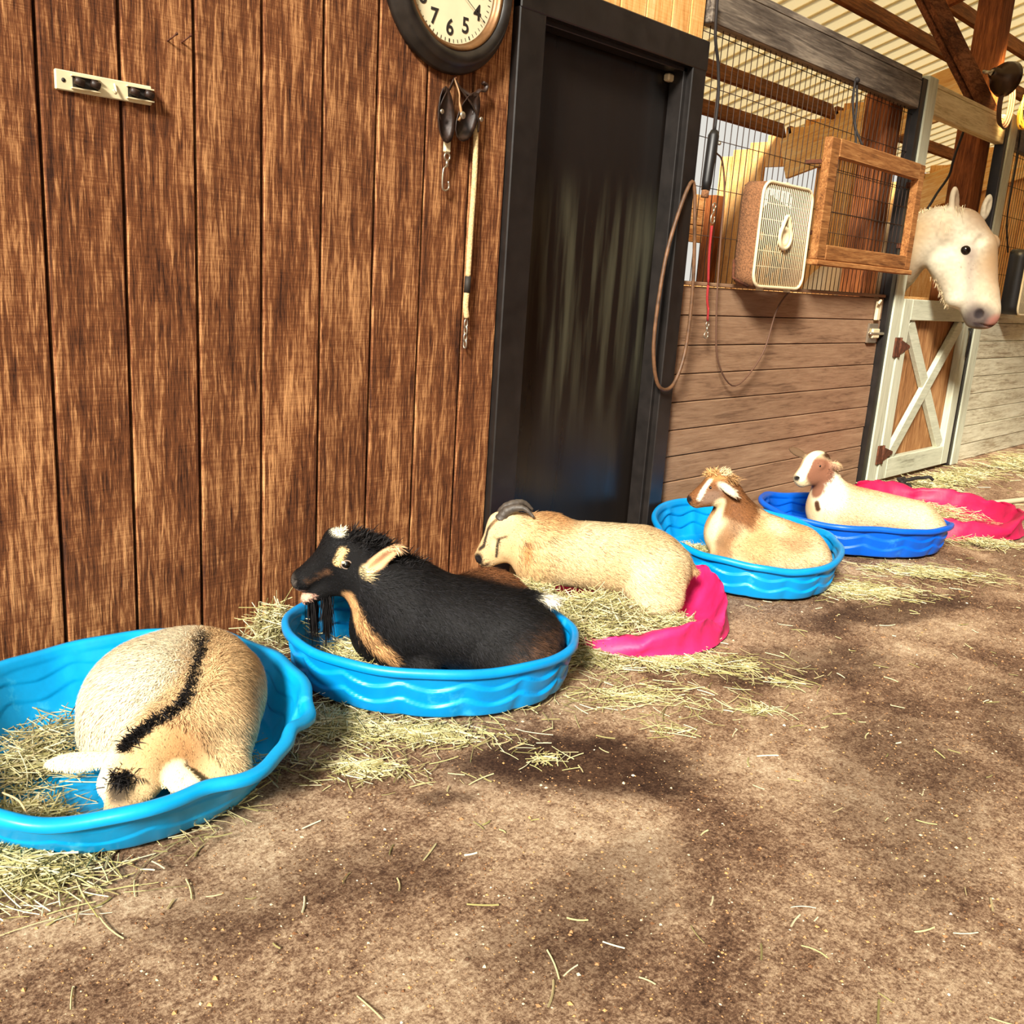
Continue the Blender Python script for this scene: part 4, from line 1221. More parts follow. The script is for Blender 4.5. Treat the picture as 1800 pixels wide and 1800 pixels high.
# ---- goat in the first tub: curled asleep, head down on the front lip
g1_spine = [(0.125, 0.17, 0.25), (0.130, 0.123, 0.25), (0.150, 0.035, 0.235), (0.168, -0.080, 0.23), (0.170, -0.126, 0.213), (0.145, -0.159, 0.198), (0.112, -0.193, 0.18), (0.092, -0.217, 0.165), (0.082, -0.244, 0.153)]
prims = [
    ('e', (0.035, 0.05, 0.125), (0.215, 0.155, 0.140), (0, 1, 0), (0, 0, 1), 0.05),
    ('e', (0.10, 0.17, 0.135), (0.14, 0.15, 0.115), (1, 0.1, 0), (0, 0, 1), 0.05),
    ('e', (0.20, 0.02, 0.125), (0.195, 0.088, 0.125), (0.1, 1, 0), (0, 0, 1), 0.04),
    ('c', (0.205, -0.06, 0.11), 0.092, (0.13, -0.15, 0.11), 0.075, 0.05),
    ('c', (0.14, -0.13, 0.115), 0.075, (0.092, -0.205, 0.098), 0.060, 0.04),
    ('e', (0.03, -0.04, 0.07), (0.15, 0.10, 0.07), (1, -0.5, 0), (0, 0, 1), 0.04),
    ('e', (0.215, -0.12, 0.06), (0.10, 0.07, 0.06), (1, -0.6, 0), (0, 0, 1), 0.04),
    # head
    ('e', (0.090, -0.225, 0.092), (0.066, 0.064, 0.058), (0, -0.8, -0.35), (0, 0, 1), 0.03),
    ('c', (0.089, -0.255, 0.070), 0.050, (0.087, -0.297, 0.044), 0.034, 0.025),
    ('e', (0.130, -0.262, 0.078), (0.026, 0.022, 0.022), (0, -1, -0.3), (0, 0, 1), 0.018),
    ('e', (0.050, -0.262, 0.078), (0.026, 0.022, 0.022), (0, -1, -0.3), (0, 0, 1), 0.018),
    # ears
    ('e', (-0.035, -0.205, 0.095), (0.075, 0.024, 0.009), (-1, -0.05, -0.12), (0, -0.6, 1), 0.014),
    ('e', (0.184, -0.240, 0.089), (0.074, 0.029, 0.009), (1, -0.42, -0.42), (0, -0.5, 1), 0.014),
    ('-c', (0.130, 0.14, 0.287), 0.024, (0.165, -0.06, 0.262), 0.030, 0.03),
    ('-c', (0.168, -0.07, 0.260), 0.028, (0.135, -0.17, 0.222), 0.020, 0.03),
]
def col1(P, N):
    nz = vnoise(P, 30, 1); n2 = vnoise(P, 9, 2)
    c = mixc(np.repeat(WHITE[None], len(P), 0), CREAM, smooth01(n2 * 0.7))
    right = smooth01((P[:, 0] - (0.10 + 0.25 * np.minimum(0, P[:, 1] + 0.05)) + 0.02 * nz) / 0.05)
    c = mixc(c, mixc(np.repeat(CREAM[None], len(P), 0), TAN, smooth01(n2 * 1.2))[0] * 0 + np.array(S(208, 170, 118)), right * 0.9)
    c = mixc(c, np.array(S(172, 116, 66)), ell(P, (0.178, -0.20, 0.13), (0.05, 0.06, 0.07), 0.7) * 0.75)
    c = mixc(c, GOLD, ell(P, (0.09, -0.22, 0.12), (0.07, 0.06, 0.05), 0.6) * 0.4)
    c = mixc(c, BLACK, seg(P * (1, 1, 0), [(a_[0], a_[1], 0) for a_ in g1_spine], 0.009, 0.7) * smooth01((P[:, 2] - 0.12) / 0.03) * smooth01((nz + 0.4) * 1.1))
    c = mixc(c, BLACK * 1.3, ell(P, (0.086, -0.303, 0.088), (0.026, 0.030, 0.026), 0.5) * 0.9)
    c = mixc(c, GREY, ell(P, (0.085, -0.32, 0.04), (0.03, 0.03, 0.03), 0.6) * 0.35)
    c = mixc(c, np.array(S(246, 226, 180)), np.maximum(ell(P, (-0.035, -0.205, 0.095), (0.085, 0.034, 0.02), 0.25, (-1, -0.05, -0.12), (0, -0.6, 1)), ell(P, (0.182, -0.238, 0.090), (0.066, 0.036, 0.02), 0.25, (1, -0.42, -0.42), (0, -0.5, 1))))
    return c
fl1 = flow_from([((0.09, -0.25, 0.09), (0.07, 0.08, 0.08), (0, 0.5, 0.5)), ((0.04, 0.05, 0.2), (0.2, 0.25, 0.2), (-0.7, -0.4, -0.5)), ((0.24, 0.0, 0.15), (0.12, 0.2, 0.2), (0.6, 0.2, -0.6))], (0, 0, -1))
g1 = animal('goat', 'cream goat curled asleep in the nearest cyan tub with a dark spine stripe', 'goat', 'goats resting in a row', (0.90, -0.47), prims, col1, fl1,
            lambda P: np.where(P[:, 1] < -0.18, 0.010, 0.026), 85000, 0.0045, seed=1, z=0.012, cvar=0.2, dark=0.07)
def on_top(root, p):
    from mathutils.bvhtree import BVHTree
    if root.name not in BVH:
        me_ = [c_ for c_ in root.children if c_.name.startswith('body')][0].data
        BVH[root.name] = BVHTree.FromPolygons([v.co for v in me_.vertices], [tuple(q.vertices) for q in me_.polygons])
    hit = BVH[root.name].ray_cast(Vector((p[0], p[1], 3.0)), Vector((0, 0, -1)))
    return (p[0], p[1], hit[0].z - 0.002 if hit[0] else p[2])


BVH = {}


def tuft(root, base, d, n, L, colr, spread, w=0.0011, seed=0, name='hair_tuft', cv=0.2, rad=0.012):
    r_ = np.random.default_rng(seed)
    B = np.array(base) + r_.normal(0, 1, (n, 3)) * rad * np.array((1, 1, 0.5))
    D = np.array(d, float) + r_.normal(0, spread, (n, 3)); D /= np.linalg.norm(D, axis=1)[:, None]
    Ls = L * r_.uniform(0.5, 1.1, (n, 1))
    sd = np.cross(D, r_.normal(0, 1, (n, 3))); sd /= np.linalg.norm(sd, axis=1)[:, None]
    mid = B + D * Ls * 0.5; tip = B + D * Ls + np.array((0, 0, -0.12)) * Ls
    VV = np.stack([B - sd * w, B + sd * w, mid - sd * w, mid + sd * w, tip], 1).reshape(-1, 3)
    b = (np.arange(n) * 5)[:, None]
    C = np.repeat(np.clip(np.asarray(colr) * (1 + r_.normal(0, cv, (n, 1))), 0, 1), 5, 0)
    o = link(name, np_mesh(name, VV, [b + np.array([[0, 1, 3, 2]]), b + np.array([[2, 3, 4]])], MAT['fur'], False, C), root)
    o['kind'] = 'stuff'
    return o
tuft(g1, (0.088, -0.287, 0.112), (0.0, -0.6, -0.05), 420, 0.030, BLACK * 1.6, 0.55, seed=3)
for i, p in enumerate(curve_pts(g1_spine[1:9], 32)):
    tuft(g1, on_top(g1, p), (-0.3, -0.35, 0.3), 70, 0.024, BLACK * 1.2, 0.4, seed=20 + i, rad=0.007, name='spine_crest')

# ---- black and tan goat in the second tub
hx = 0.0
prims = [
    ('c', (-0.06, 0.0, 0.165), 0.142, (0.20, 0.01, 0.125), 0.128, 0.05),
    ('e', (0.27, 0.0, 0.105), (0.125, 0.125, 0.115), (1, 0, -0.2), (0, 0, 1), 0.05),
    ('e', (0.17, 0.12, 0.155), (0.14, 0.10, 0.12), (1, 0, -0.2), (0, 0, 1), 0.05),
    ('e', (-0.13, -0.01, 0.12), (0.11, 0.11, 0.11), (1, 0, 0), (0, 0, 1), 0.05),
    ('e', (0.25, -0.10, 0.08), (0.12, 0.06, 0.085), (1, 0, -0.1), (0, 0, 1), 0.03),
    ('c', (-0.15, -0.02, 0.05), 0.05, (-0.02, -0.09, 0.04), 0.04, 0.04),
    ('c', (-0.10, 0.0, 0.22), 0.115, (-0.205, 0.0, 0.30), 0.078, 0.06),
    # head
    ('e', (-0.258, -0.005, 0.330), (0.075, 0.060, 0.068), (-1, 0, -0.6), (0, 0, 1), 0.035),
    ('e', (-0.282, -0.005, 0.375), (0.045, 0.042, 0.036), (-0.6, 0, 0.9), (0, 0, 1), 0.03),
    ('c', (-0.290, -0.005, 0.325), 0.052, (-0.372, -0.012, 0.262), 0.034, 0.03),
    ('e', (-0.382, -0.012, 0.254), (0.028, 0.034, 0.028), (-0.6, 0, -0.8), (0, 0, 1), 0.018),
    ('c', (-0.252, -0.005, 0.280), 0.048, (-0.364, -0.012, 0.200), 0.020, 0.018),
    ('c', (-0.225, -0.005, 0.27), 0.06, (-0.19, 0.0, 0.25), 0.07, 0.04),
    ('-c', (-0.435, -0.012, 0.218), 0.010, (-0.335, -0.012, 0.234), 0.004, 0.005),
    ('-e', (-0.398, -0.042, 0.260), (0.011, 0.010, 0.007), (1, -0.6, 0.2), (0, 0, 1), 0.004),
    ('e', (-0.262, -0.055, 0.340), (0.026, 0.014, 0.018), (-1, 0, -0.5), (0, 0, 1), 0.012),
    # ears
    ('e', (-0.150, -0.064, 0.345), (0.080, 0.024, 0.009), (0.75, -0.1, 0.70), (0.3, -1, 0.1), 0.014),
    ('-e', (-0.140, -0.076, 0.354), (0.054, 0.014, 0.008), (0.75, -0.1, 0.70), (0.3, -1, 0.1), 0.004),
    ('e', (-0.19, 0.075, 0.345), (0.055, 0.024, 0.009), (0.6, 0.6, 0.4), (0, 1, 0.1), 0.014),
    # tail
    ('c', (0.28, 0.03, 0.225), 0.024, (0.36, 0.02, 0.228), 0.010, 0.02),
]
def col2(P, N):
    nz = vnoise(P, 60, 3); n2 = vnoise(P, 14, 4)
    c = np.repeat(np.array(S(13, 11, 11))[None], len(P), 0) * (0.7 + 0.6 * n2[:, None])
    c = mixc(c, np.array(S(120, 82, 56)), ell(P, (0.34, -0.06, 0.06), (0.10, 0.16, 0.09), 0.7) * smooth01(nz * 1.3) * 0.8)
    c = mixc(c, np.array(S(142, 92, 56)), ell(P, (0.16, 0.15, 0.25), (0.16, 0.09, 0.06), 0.5) * 0.85)
    c = mixc(c, np.array(S(206, 156, 104)), seg(P, [(-0.235, -0.060, 0.225), (-0.215, -0.078, 0.185), (-0.180, -0.113, 0.145), (-0.130, -0.132, 0.095), (-0.10, -0.14, 0.04)], 0.024, 0.4) * (0.5 + 0.5 * smooth01(nz * 1.6)))
    c = mixc(c, np.array(S(226, 186, 128)), seg(P, [(-0.258, -0.062, 0.368), (-0.271, -0.070, 0.334)], 0.011, 0.4))
    c = mixc(c, np.array(S(96, 66, 44)), seg(P, [(-0.30, -0.06, 0.30), (-0.36, -0.05, 0.262)], 0.010, 0.6) * smooth01(nz * 1.4) * 0.7)
    c = mixc(c, WHITE, ell(P, (-0.277, -0.019, 0.414), (0.022, 0.03, 0.016), 0.4))
    c = mixc(c, PINK, ell(P, (-0.375, -0.012, 0.206), (0.045, 0.035, 0.014), 0.3, (-1, 0, -0.4)) * (P[:, 2] < 0.222))
    c = mixc(c, PINK * 0.9, ell(P, (-0.400, -0.012, 0.230), (0.03, 0.04, 0.006), 0.4))
    c = mixc(c, GREY * 0.5, ell(P, (-0.405, -0.02, 0.255), (0.018, 0.03, 0.022), 0.4) * 0.7)
    ear = ell(P, (-0.147, -0.070, 0.348), (0.084, 0.021, 0.02), 0.2, (0.75, -0.1, 0.70), (0.3, -1, 0.1))
    c = mixc(c, np.array(S(226, 178, 130)), ear * smooth01(-N[:, 1] * 2))
    c = mixc(c, np.array(S(120, 70, 50)), ell(P, (-0.140, -0.076, 0.356), (0.045, 0.007, 0.012), 0.4, (0.75, -0.1, 0.70), (0.3, -1, 0.1)) * 0.7)
    c = mixc(c, np.array(S(236, 206, 150)), ell(P, (-0.188, -0.074, 0.312), (0.016, 0.018, 0.020), 0.4))
    c = mixc(c, WHITE, ell(P, (0.36, 0.02, 0.235), (0.05, 0.03, 0.012), 0.4))
    return c
fl2 = flow_from([((-0.31, 0, 0.31), (0.12, 0.12, 0.12), (0.8, 0, 0.6)), ((-0.15, 0, 0.3), (0.1, 0.2, 0.1), (0.7, 0, -0.5)), ((-0.15, -0.07, 0.33), (0.06, 0.03, 0.06), (0.75, -0.1, 0.6))], (0.8, 0, -0.6))
g2 = animal('goat', 'black goat with tan chest stripe and open mouth in the sky blue tub', 'goat', 'goats resting in a row', (1.80, -0.50), prims, col2, fl2,
            lambda P: np.where(P[:, 0] < -0.21, 0.012, 0.034) * (1 - 0.75 * ell(P, (-0.145, -0.070, 0.348), (0.09, 0.035, 0.04), 0.3)), 75000, 0.0045, seed=2, z=0.012, cvar=0.45, glint=(0.007, 0.007, 0.009))
eye(g2, (-0.244, -0.0675, 0.330), 0.0140, mat='eye')
MB().ball((-0.2515, -0.0780, 0.3370), (0.006, 0.004, 0.0045), 12, 8).build('eye_white', MAT['strip'], g2)
MB().ball((-0.2440, -0.0805, 0.3290), (0.0055, 0.003, 0.0055), 12, 8).build('pupil', MAT['eye'], g2)
for (b0, L, nn, sd) in (((-0.350, -0.012, 0.195), 0.125, 200, 31), ((-0.308, -0.02, 0.215), 0.145, 330, 32)):
    tuft(g2, b0, (0.06, 0.0, -1), nn, L, BLACK * 1.2, 0.05, 0.0012, sd, 'beard', 0.4, 0.006)
tuft(g2, (-0.272, -0.012, 0.408), (0.4, 0, 0.8), 130, 0.018, WHITE, 0.35, 0.0010, 33, rad=0.008)
MB().tube([(-0.243 + 0.0135 * math.cos(a), -0.0745 + 0.004 * math.cos(a), 0.330 + 0.012 * math.sin(a)) for a in np.linspace(0, 2 * math.pi, 21)[:-1]], 0.0022, 6, True).build('eyelid', plain('eyelid_skin', S(150, 128, 112), 0.5), g2)
for i, p in enumerate(curve_pts([(-0.235, 0.0, 0.39), (-0.19, 0.0, 0.375), (-0.14, 0.0, 0.345), (-0.07, 0, 0.315)], 9)):
    tuft(g2, p, (0.6, 0, 0.8), 260, 0.034, BLACK * 1.1, 0.35, 0.0012, 40 + i, 'mane', 0.4, 0.02)

# ---- horned cream goat on the pink pool
prims = [
    ('c', (-0.13, 0.0, 0.198), 0.115, (0.18, 0.0, 0.180), 0.130, 0.05),
    ('e', (0.25, -0.005, 0.150), (0.125, 0.125, 0.128), (1, 0, -0.3), (0, 0, 1), 0.05),
    ('e', (0.24, -0.10, 0.115), (0.095, 0.05, 0.10), (0.9, 0, -0.5), (0, 0, 1), 0.03),
    ('c', (0.29, -0.09, 0.07), 0.045, (0.22, -0.12, 0.05), 0.035, 0.03),
    ('e', (-0.19, 0.0, 0.185), (0.09, 0.10, 0.11), (1, 0, 0), (0, 0, 1), 0.04),
    ('c', (-0.16, 0.0, 0.225), 0.105, (-0.262, -0.005, 0.250), 0.080, 0.05),
    ('c', (-0.17, -0.06, 0.06), 0.045, (-0.28, -0.08, 0.05), 0.035, 0.03),
    # head
    ('e', (-0.292, -0.005, 0.268), (0.062, 0.060, 0.070), (-0.7, 0, -0.7), (0, 0, 1), 0.03),
    ('e', (-0.328, -0.008, 0.292), (0.040, 0.046, 0.032), (-0.6, 0, 0.6), (0, 0, 1), 0.025),
    ('c', (-0.325, -0.010, 0.250), 0.052, (-0.376, -0.018, 0.172), 0.033, 0.03),
    ('c', (-0.285, -0.008, 0.210), 0.052, (-0.355, -0.016, 0.160), 0.028, 0.03),
    ('-c', (-0.425, -0.018, 0.138), 0.004, (-0.340, -0.055, 0.158), 0.003, 0.004),
    ('-e', (-0.402, -0.042, 0.172), (0.009, 0.010, 0.007), (1, -0.6, 0.2), (0, 0, 1), 0.004),
    ('e', (-0.322, -0.052, 0.268), (0.026, 0.016, 0.014), (-0.7, 0, -0.7), (0, 0, 1), 0.010),
    ('-e', (-0.350, -0.062, 0.232), (0.022, 0.012, 0.010), (-0.3, 0, -1), (0, -1, 0), 0.010),
    ('e', (-0.300, -0.050, 0.215), (0.030, 0.016, 0.035), (-0.7, 0, -0.7), (0, 0, 1), 0.012),
    ('e', (-0.205, -0.080, 0.268), (0.060, 0.022, 0.009), (1, -0.3, 0.12), (0, -0.5, 1), 0.012),
    ('e', (-0.225, 0.075, 0.280), (0.055, 0.022, 0.009), (1, 0.6, 0.12), (0, 0.5, 1), 0.012),
    ('c', (0.34, 0.0, 0.20), 0.028, (0.385, -0.02, 0.16), 0.012, 0.02),
]
def col3(P, N):
    nz = vnoise(P, 40, 5); n2 = vnoise(P, 10, 6)
    c = mixc(np.repeat(np.array(S(234, 214, 172))[None], len(P), 0), np.array(S(206, 172, 124)), smooth01(n2 * 1.1))
    c = mixc(c, np.array(S(202, 146, 90)), ell(P, (-0.16, 0.0, 0.33), (0.09, 0.10, 0.05), 0.7) * 0.85)
    c = mixc(c, np.array(S(222, 178, 122)), ell(P, (-0.22, -0.04, 0.2), (0.09, 0.10, 0.12), 0.6) * 0.5)
    c = mixc(c, np.array(S(182, 120, 66)), ell(P, (-0.234, -0.099, 0.232), (0.016, 0.03, 0.045), 0.6) * 0.85)  # shading below the ear, put into the coat colour
    c = mixc(c, BLACK * 1.4, seg(P, [(-0.335, -0.050, 0.325), (-0.352, -0.048, 0.302), (-0.369, -0.037, 0.272), (-0.375, -0.039, 0.239), (-0.380, -0.045, 0.215), (-0.392, -0.035, 0.200)], 0.0075, 0.5) * 0.95)
    c = mixc(c, BLACK * 1.4, seg(P, [(-0.328, -0.069, 0.250), (-0.332, -0.066, 0.228), (-0.330, -0.059, 0.201), (-0.332, -0.057, 0.180)], 0.0055, 0.5) * 0.95)
    c = mixc(c, BLACK * 2, seg(P, [(-0.332, -0.069, 0.250), (-0.318, -0.073, 0.257), (-0.300, -0.078, 0.265)], 0.004, 0.5) * 0.9)
    c = mixc(c, BLACK * 1.4, ell(P, (-0.394, -0.036, 0.164), (0.018, 0.030, 0.024), 0.3))
    c = mixc(c, DBROWN * 0.7, seg(P, [(-0.395, -0.035, 0.140), (-0.362, -0.046, 0.147), (-0.335, -0.06, 0.162)], 0.005, 0.5))
    c = mixc(c, DBROWN, seg(P, [(-0.245, -0.092, 0.258), (-0.200, -0.098, 0.262), (-0.155, -0.100, 0.272)], 0.004, 0.6) * 0.75)
    c = mixc(c, np.array(S(206, 158, 104)), ell(P, (-0.31, -0.06, 0.30), (0.05, 0.03, 0.035), 0.7) * 0.5)
    c = mixc(c, np.array(S(150, 108, 66)), ell(P, (0.36, -0.02, 0.17), (0.04, 0.05, 0.05), 0.5) * 0.7)
    return c
fl3 = flow_from([((-0.33, 0, 0.24), (0.1, 0.12, 0.12), (0.6, 0, 0.7)), ((-0.2, 0, 0.25), (0.1, 0.2, 0.12), (0.6, 0, -0.7))], (0.85, 0, -0.5))
g3 = animal('goat', 'cream goat with curved horns asleep on the pink fabric pool', 'goat', 'goats resting in a row', (2.62, -0.42), prims, col3, fl3,
            lambda P: np.where(P[:, 0] < -0.26, 0.010, 0.026) + 0.016 * ell(P, (-0.19, 0, 0.25), (0.08, 0.15, 0.12), 0.5), 70000, 0.0045, seed=3, z=0.012, cvar=0.2, dark=0.09)
for sy in (-0.028, 0.030):
    hm = MB(); hp_ = curve_pts([(-0.325, sy * 0.8 - 0.008, 0.312), (-0.305, sy - 0.006, 0.345), (-0.268, sy * 1.3 - 0.006, 0.362), (-0.238, sy * 1.6 - 0.006, 0.360), (-0.208, sy * 1.9 - 0.006, 0.335)], 26)
    k_ = len(hp_)
    hm.tube(hp_, [0.021 * (1 - i / (k_ + 2)) * (1 + 0.06 * math.sin(i * 2.2)) + 0.002 for i in range(k_)], 12)
    hm.build('horn', MAT['horn'], g3)

# ---- brown necked goat in the third blue tub
prims = [
    ('c', (0.02, 0.03, 0.13), 0.130, (0.24, -0.01, 0.095), 0.108, 0.05),
    ('e', (0.28, -0.02, 0.075), (0.115, 0.11, 0.085), (1, 0, -0.35), (0, 0, 1), 0.05),
    ('e', (0.10, -0.08, 0.085), (0.17, 0.08, 0.08), (1, 0, -0.15), (0, 0, 1), 0.04),
    ('e', (-0.06, 0.02, 0.13), (0.09, 0.10, 0.11), (1, 0, 0.4), (0, 0, 1), 0.04),
    ('c', (-0.015, 0.03, 0.20), 0.100, (-0.070, 0.015, 0.31), 0.062, 0.05),
    ('c', (-0.09, -0.05, 0.05), 0.045, (0.02, -0.12, 0.04), 0.035, 0.03),
    ('e', (-0.118, 0.0, 0.350), (0.062, 0.052, 0.056), (-0.9, 0, -0.5), (0, 0, 1), 0.03),
    ('c', (-0.150, -0.006, 0.342), 0.045, (-0.226, -0.022, 0.293), 0.026, 0.025),
    ('c', (-0.112, -0.004, 0.310), 0.042, (-0.206, -0.020, 0.275), 0.020, 0.025),
    ('-e', (-0.243, -0.042, 0.290), (0.008, 0.009, 0.006), (1, -0.6, 0.2), (0, 0, 1), 0.004),
    ('-c', (-0.26, -0.022, 0.270), 0.003, (-0.185, -0.05, 0.284), 0.002, 0.003),
    ('e', (-0.145, -0.042, 0.355), (0.020, 0.014, 0.014), (-0.9, 0, -0.5), (0, 0, 1), 0.010),
    ('e', (-0.092, -0.068, 0.353), (0.052, 0.022, 0.008), (0.7, -0.3, -0.45), (0.3, -1, 0.3), 0.012),
    ('e', (-0.10, 0.066, 0.355), (0.052, 0.022, 0.008), (0.4, 0.5, -0.45), (0, 1, 0.3), 0.012),
]
def col4(P, N):
    nz = vnoise(P, 45, 7); n2 = vnoise(P, 11, 8)
    c = mixc(np.repeat(np.array(S(230, 206, 162))[None], len(P), 0), np.array(S(204, 160, 110)), smooth01(n2 * 1.3 - 0.1))
    br = np.array(S(122, 78, 44))
    neck = smooth01((-0.02 - (P[:, 0] - 0.45 * (P[:, 2] - 0.25)) + 0.02 * nz) / 0.03) * smooth01((P[:, 2] - 0.10) / 0.06)
    ridge = seg(P, [(0.02, 0.03, 0.275), (0.10, 0.03, 0.262), (0.17, 0.02, 0.245)], 0.022, 0.7)
    c = mixc(c, br, np.maximum(smooth01((0.045 - P[:, 0] + 0.35 * (P[:, 2] - 0.22) + 0.02 * nz) / 0.04) * smooth01((P[:, 2] - 0.17 + 0.3 * np.minimum(P[:, 0], 0.05)) / 0.05), 0))
    c = mixc(c, br, seg(P, [(-0.06, -0.07, 0.19), (-0.10, -0.08, 0.12), (-0.09, -0.1, 0.05)], 0.035, 0.6) * 0.8)
    c = mixc(c, br, ridge * 0.8)
    c = mixc(c, np.array(S(160, 112, 74)), ell(P, (0.20, -0.12, 0.15), (0.06, 0.06, 0.03), 0.8) * 0.6)
    c = mixc(c, np.array(S(240, 218, 172)), seg(P, [(-0.118, -0.044, 0.289), (-0.126, -0.025, 0.217), (-0.135, -0.035, 0.15)], 0.024, 0.4))
    c = mixc(c, np.array(S(140, 112, 92)), ell(P, (-0.16, -0.048, 0.312), (0.050, 0.030, 0.028), 0.5, (-0.9, 0, -0.5)) * 0.9)
    c = mixc(c, WHITE, seg(P, [(-0.166, -0.031, 0.381), (-0.192, -0.042, 0.341), (-0.208, -0.048, 0.300)], 0.009, 0.5))
    c = mixc(c, np.array(S(196, 142, 84)), ell(P, (-0.13, 0, 0.40), (0.06, 0.06, 0.03), 0.5) * 0.8)
    c = mixc(c, WHITE, ell(P, (-0.100, -0.070, 0.352), (0.045, 0.012, 0.02), 0.4, (0.7, -0.3, -0.45)) * (N[:, 1] < 0) * 0.8)
    c = mixc(c, BLACK * 2, ell(P, (-0.245, -0.03, 0.293), (0.012, 0.022, 0.016), 0.4))
    return c
fl4 = flow_from([((-0.16, 0, 0.33), (0.1, 0.12, 0.09), (0.8, 0, 0.5)), ((-0.03, 0, 0.25), (0.1, 0.2, 0.1), (0.4, 0, -0.9))], (0.85, 0, -0.5))
g4 = animal('goat', 'cream goat with brown neck and drooping ears in the bright blue tub', 'goat', 'goats resting in a row', (3.55, -0.50), prims, col4, fl4,
            lambda P: np.where(P[:, 0] < -0.08, 0.011, 0.020), 45000, 0.0045, seed=4, z=0.012)
eye(g4, (-0.163, -0.046, 0.351), 0.0075)
for (b0, d, nn, sd, cc_) in (((-0.145, 0.0, 0.398), (-0.5, -0.2, 0.5), 350, 51, GOLD), ((-0.11, 0.0, 0.402), (0.5, -0.2, 0.6), 350, 52, CREAM), ((-0.085, -0.02, 0.39), (0.8, -0.3, -0.2), 350, 53, TAN * 0.7)):
    tuft(g4, b0, d, nn, 0.034, cc_, 0.45, 0.0011, sd, 'forelock', 0.25, 0.014)

# ---- goat with the white blaze in the royal blue tub
prims = [
    ('c', (-0.05, 0.0, 0.155), 0.120, (0.28, 0.0, 0.110), 0.110, 0.05),
    ('e', (0.345, 0.0, 0.085), (0.105, 0.105, 0.088), (1, 0, -0.35), (0, 0, 1), 0.05),
    ('e', (-0.145, 0.0, 0.145), (0.10, 0.10, 0.11), (1, 0, 0.3), (0, 0, 1), 0.05),
    ('c', (-0.125, 0.01, 0.20), 0.095, (-0.180, 0.005, 0.315), 0.062, 0.05),
    ('e', (-0.228, -0.005, 0.372), (0.066, 0.056, 0.062), (-0.85, -0.25, -0.5), (0, 0, 1), 0.03),
    ('c', (-0.255, -0.015, 0.352), 0.050, (-0.312, -0.042, 0.305), 0.032, 0.03),
    ('c', (-0.215, -0.010, 0.320), 0.048, (-0.296, -0.038, 0.285), 0.024, 0.03),
    ('-e', (-0.330, -0.062, 0.308), (0.009, 0.009, 0.006), (1, -0.6, 0.2), (0, 0, 1), 0.004),
    ('-c', (-0.345, -0.045, 0.278), 0.003, (-0.27, -0.07, 0.290), 0.002, 0.003),
    ('e', (-0.228, -0.056, 0.368), (0.020, 0.014, 0.014), (-0.9, 0, -0.5), (0, 0, 1), 0.010),
    ('e', (-0.312, 0.045, 0.412), (0.048, 0.020, 0.008), (-0.8, 0.45, 0.35), (0, -1, 0.4), 0.012),
    ('e', (-0.165, -0.062, 0.378), (0.036, 0.022, 0.009), (0.5, -0.8, 0.2), (0.5, 0.4, 0.4), 0.012),
    ('c', (-0.14, -0.06, 0.05), 0.045, (-0.04, -0.11, 0.04), 0.035, 0.03),
]
def col5(P, N):
    nz = vnoise(P, 45, 9); n2 = vnoise(P, 11, 10)
    c = mixc(np.repeat(np.array(S(224, 204, 164))[None], len(P), 0), np.array(S(200, 166, 122)), smooth01(n2 * 1.2 - 0.1))
    c = mixc(c, WHITE, ell(P, (-0.16, -0.03, 0.24), (0.07, 0.10, 0.11), 0.4))
    c = mixc(c, np.array(S(132, 88, 66)), np.maximum(ell(P, (-0.235, -0.040, 0.340), (0.078, 0.06, 0.072), 0.15), seg(P, [(-0.215, -0.033, 0.27), (-0.222, -0.033, 0.245)], 0.036, 0.3)))
    c = mixc(c, DBROWN, ell(P, (-0.195, -0.01, 0.42), (0.035, 0.05, 0.02), 0.4))
    c = mixc(c, WHITE, seg(P, [(-0.245, -0.020, 0.438), (-0.280, -0.036, 0.395), (-0.310, -0.060, 0.340), (-0.318, -0.066, 0.315)], 0.023, 0.18))
    c = mixc(c, np.array(S(236, 214, 170)), ell(P, (-0.225, -0.01, 0.432), (0.02, 0.03, 0.012), 0.4))
    c = mixc(c, BLACK * 2.2, ell(P, (-0.332, -0.055, 0.305), (0.014, 0.022, 0.014), 0.4))
    c = mixc(c, DBROWN, ell(P, (-0.322, 0.05, 0.415), (0.055, 0.045, 0.045), 0.25, (-0.8, 0.45, 0.35)) * 0.9)
    c = mixc(c, DBROWN, seg(P, [(-0.222, -0.06, 0.190), (-0.215, -0.07, 0.165)], 0.013, 0.4))
    c = mixc(c, np.array(S(206, 160, 128)), ell(P, (-0.165, -0.066, 0.378), (0.02, 0.02, 0.02), 0.5) * (N[:, 0] < 0))
    return c
fl5 = flow_from([((-0.26, -0.02, 0.34), (0.1, 0.12, 0.09), (0.7, 0.2, 0.6)), ((-0.15, 0, 0.25), (0.08, 0.2, 0.1), (0.3, 0, -0.95))], (0.9, 0, -0.4))
g5 = animal('goat', 'pale goat with brown cheeks and white blaze in the royal blue tub', 'goat', 'goats resting in a row', (4.45, -0.60), prims, col5, fl5,
            lambda P: np.where(P[:, 0] < -0.2, 0.009, 0.018), 40000, 0.0045, seed=5, z=0.012)
eye(g5, (-0.234, -0.064, 0.371), 0.008)

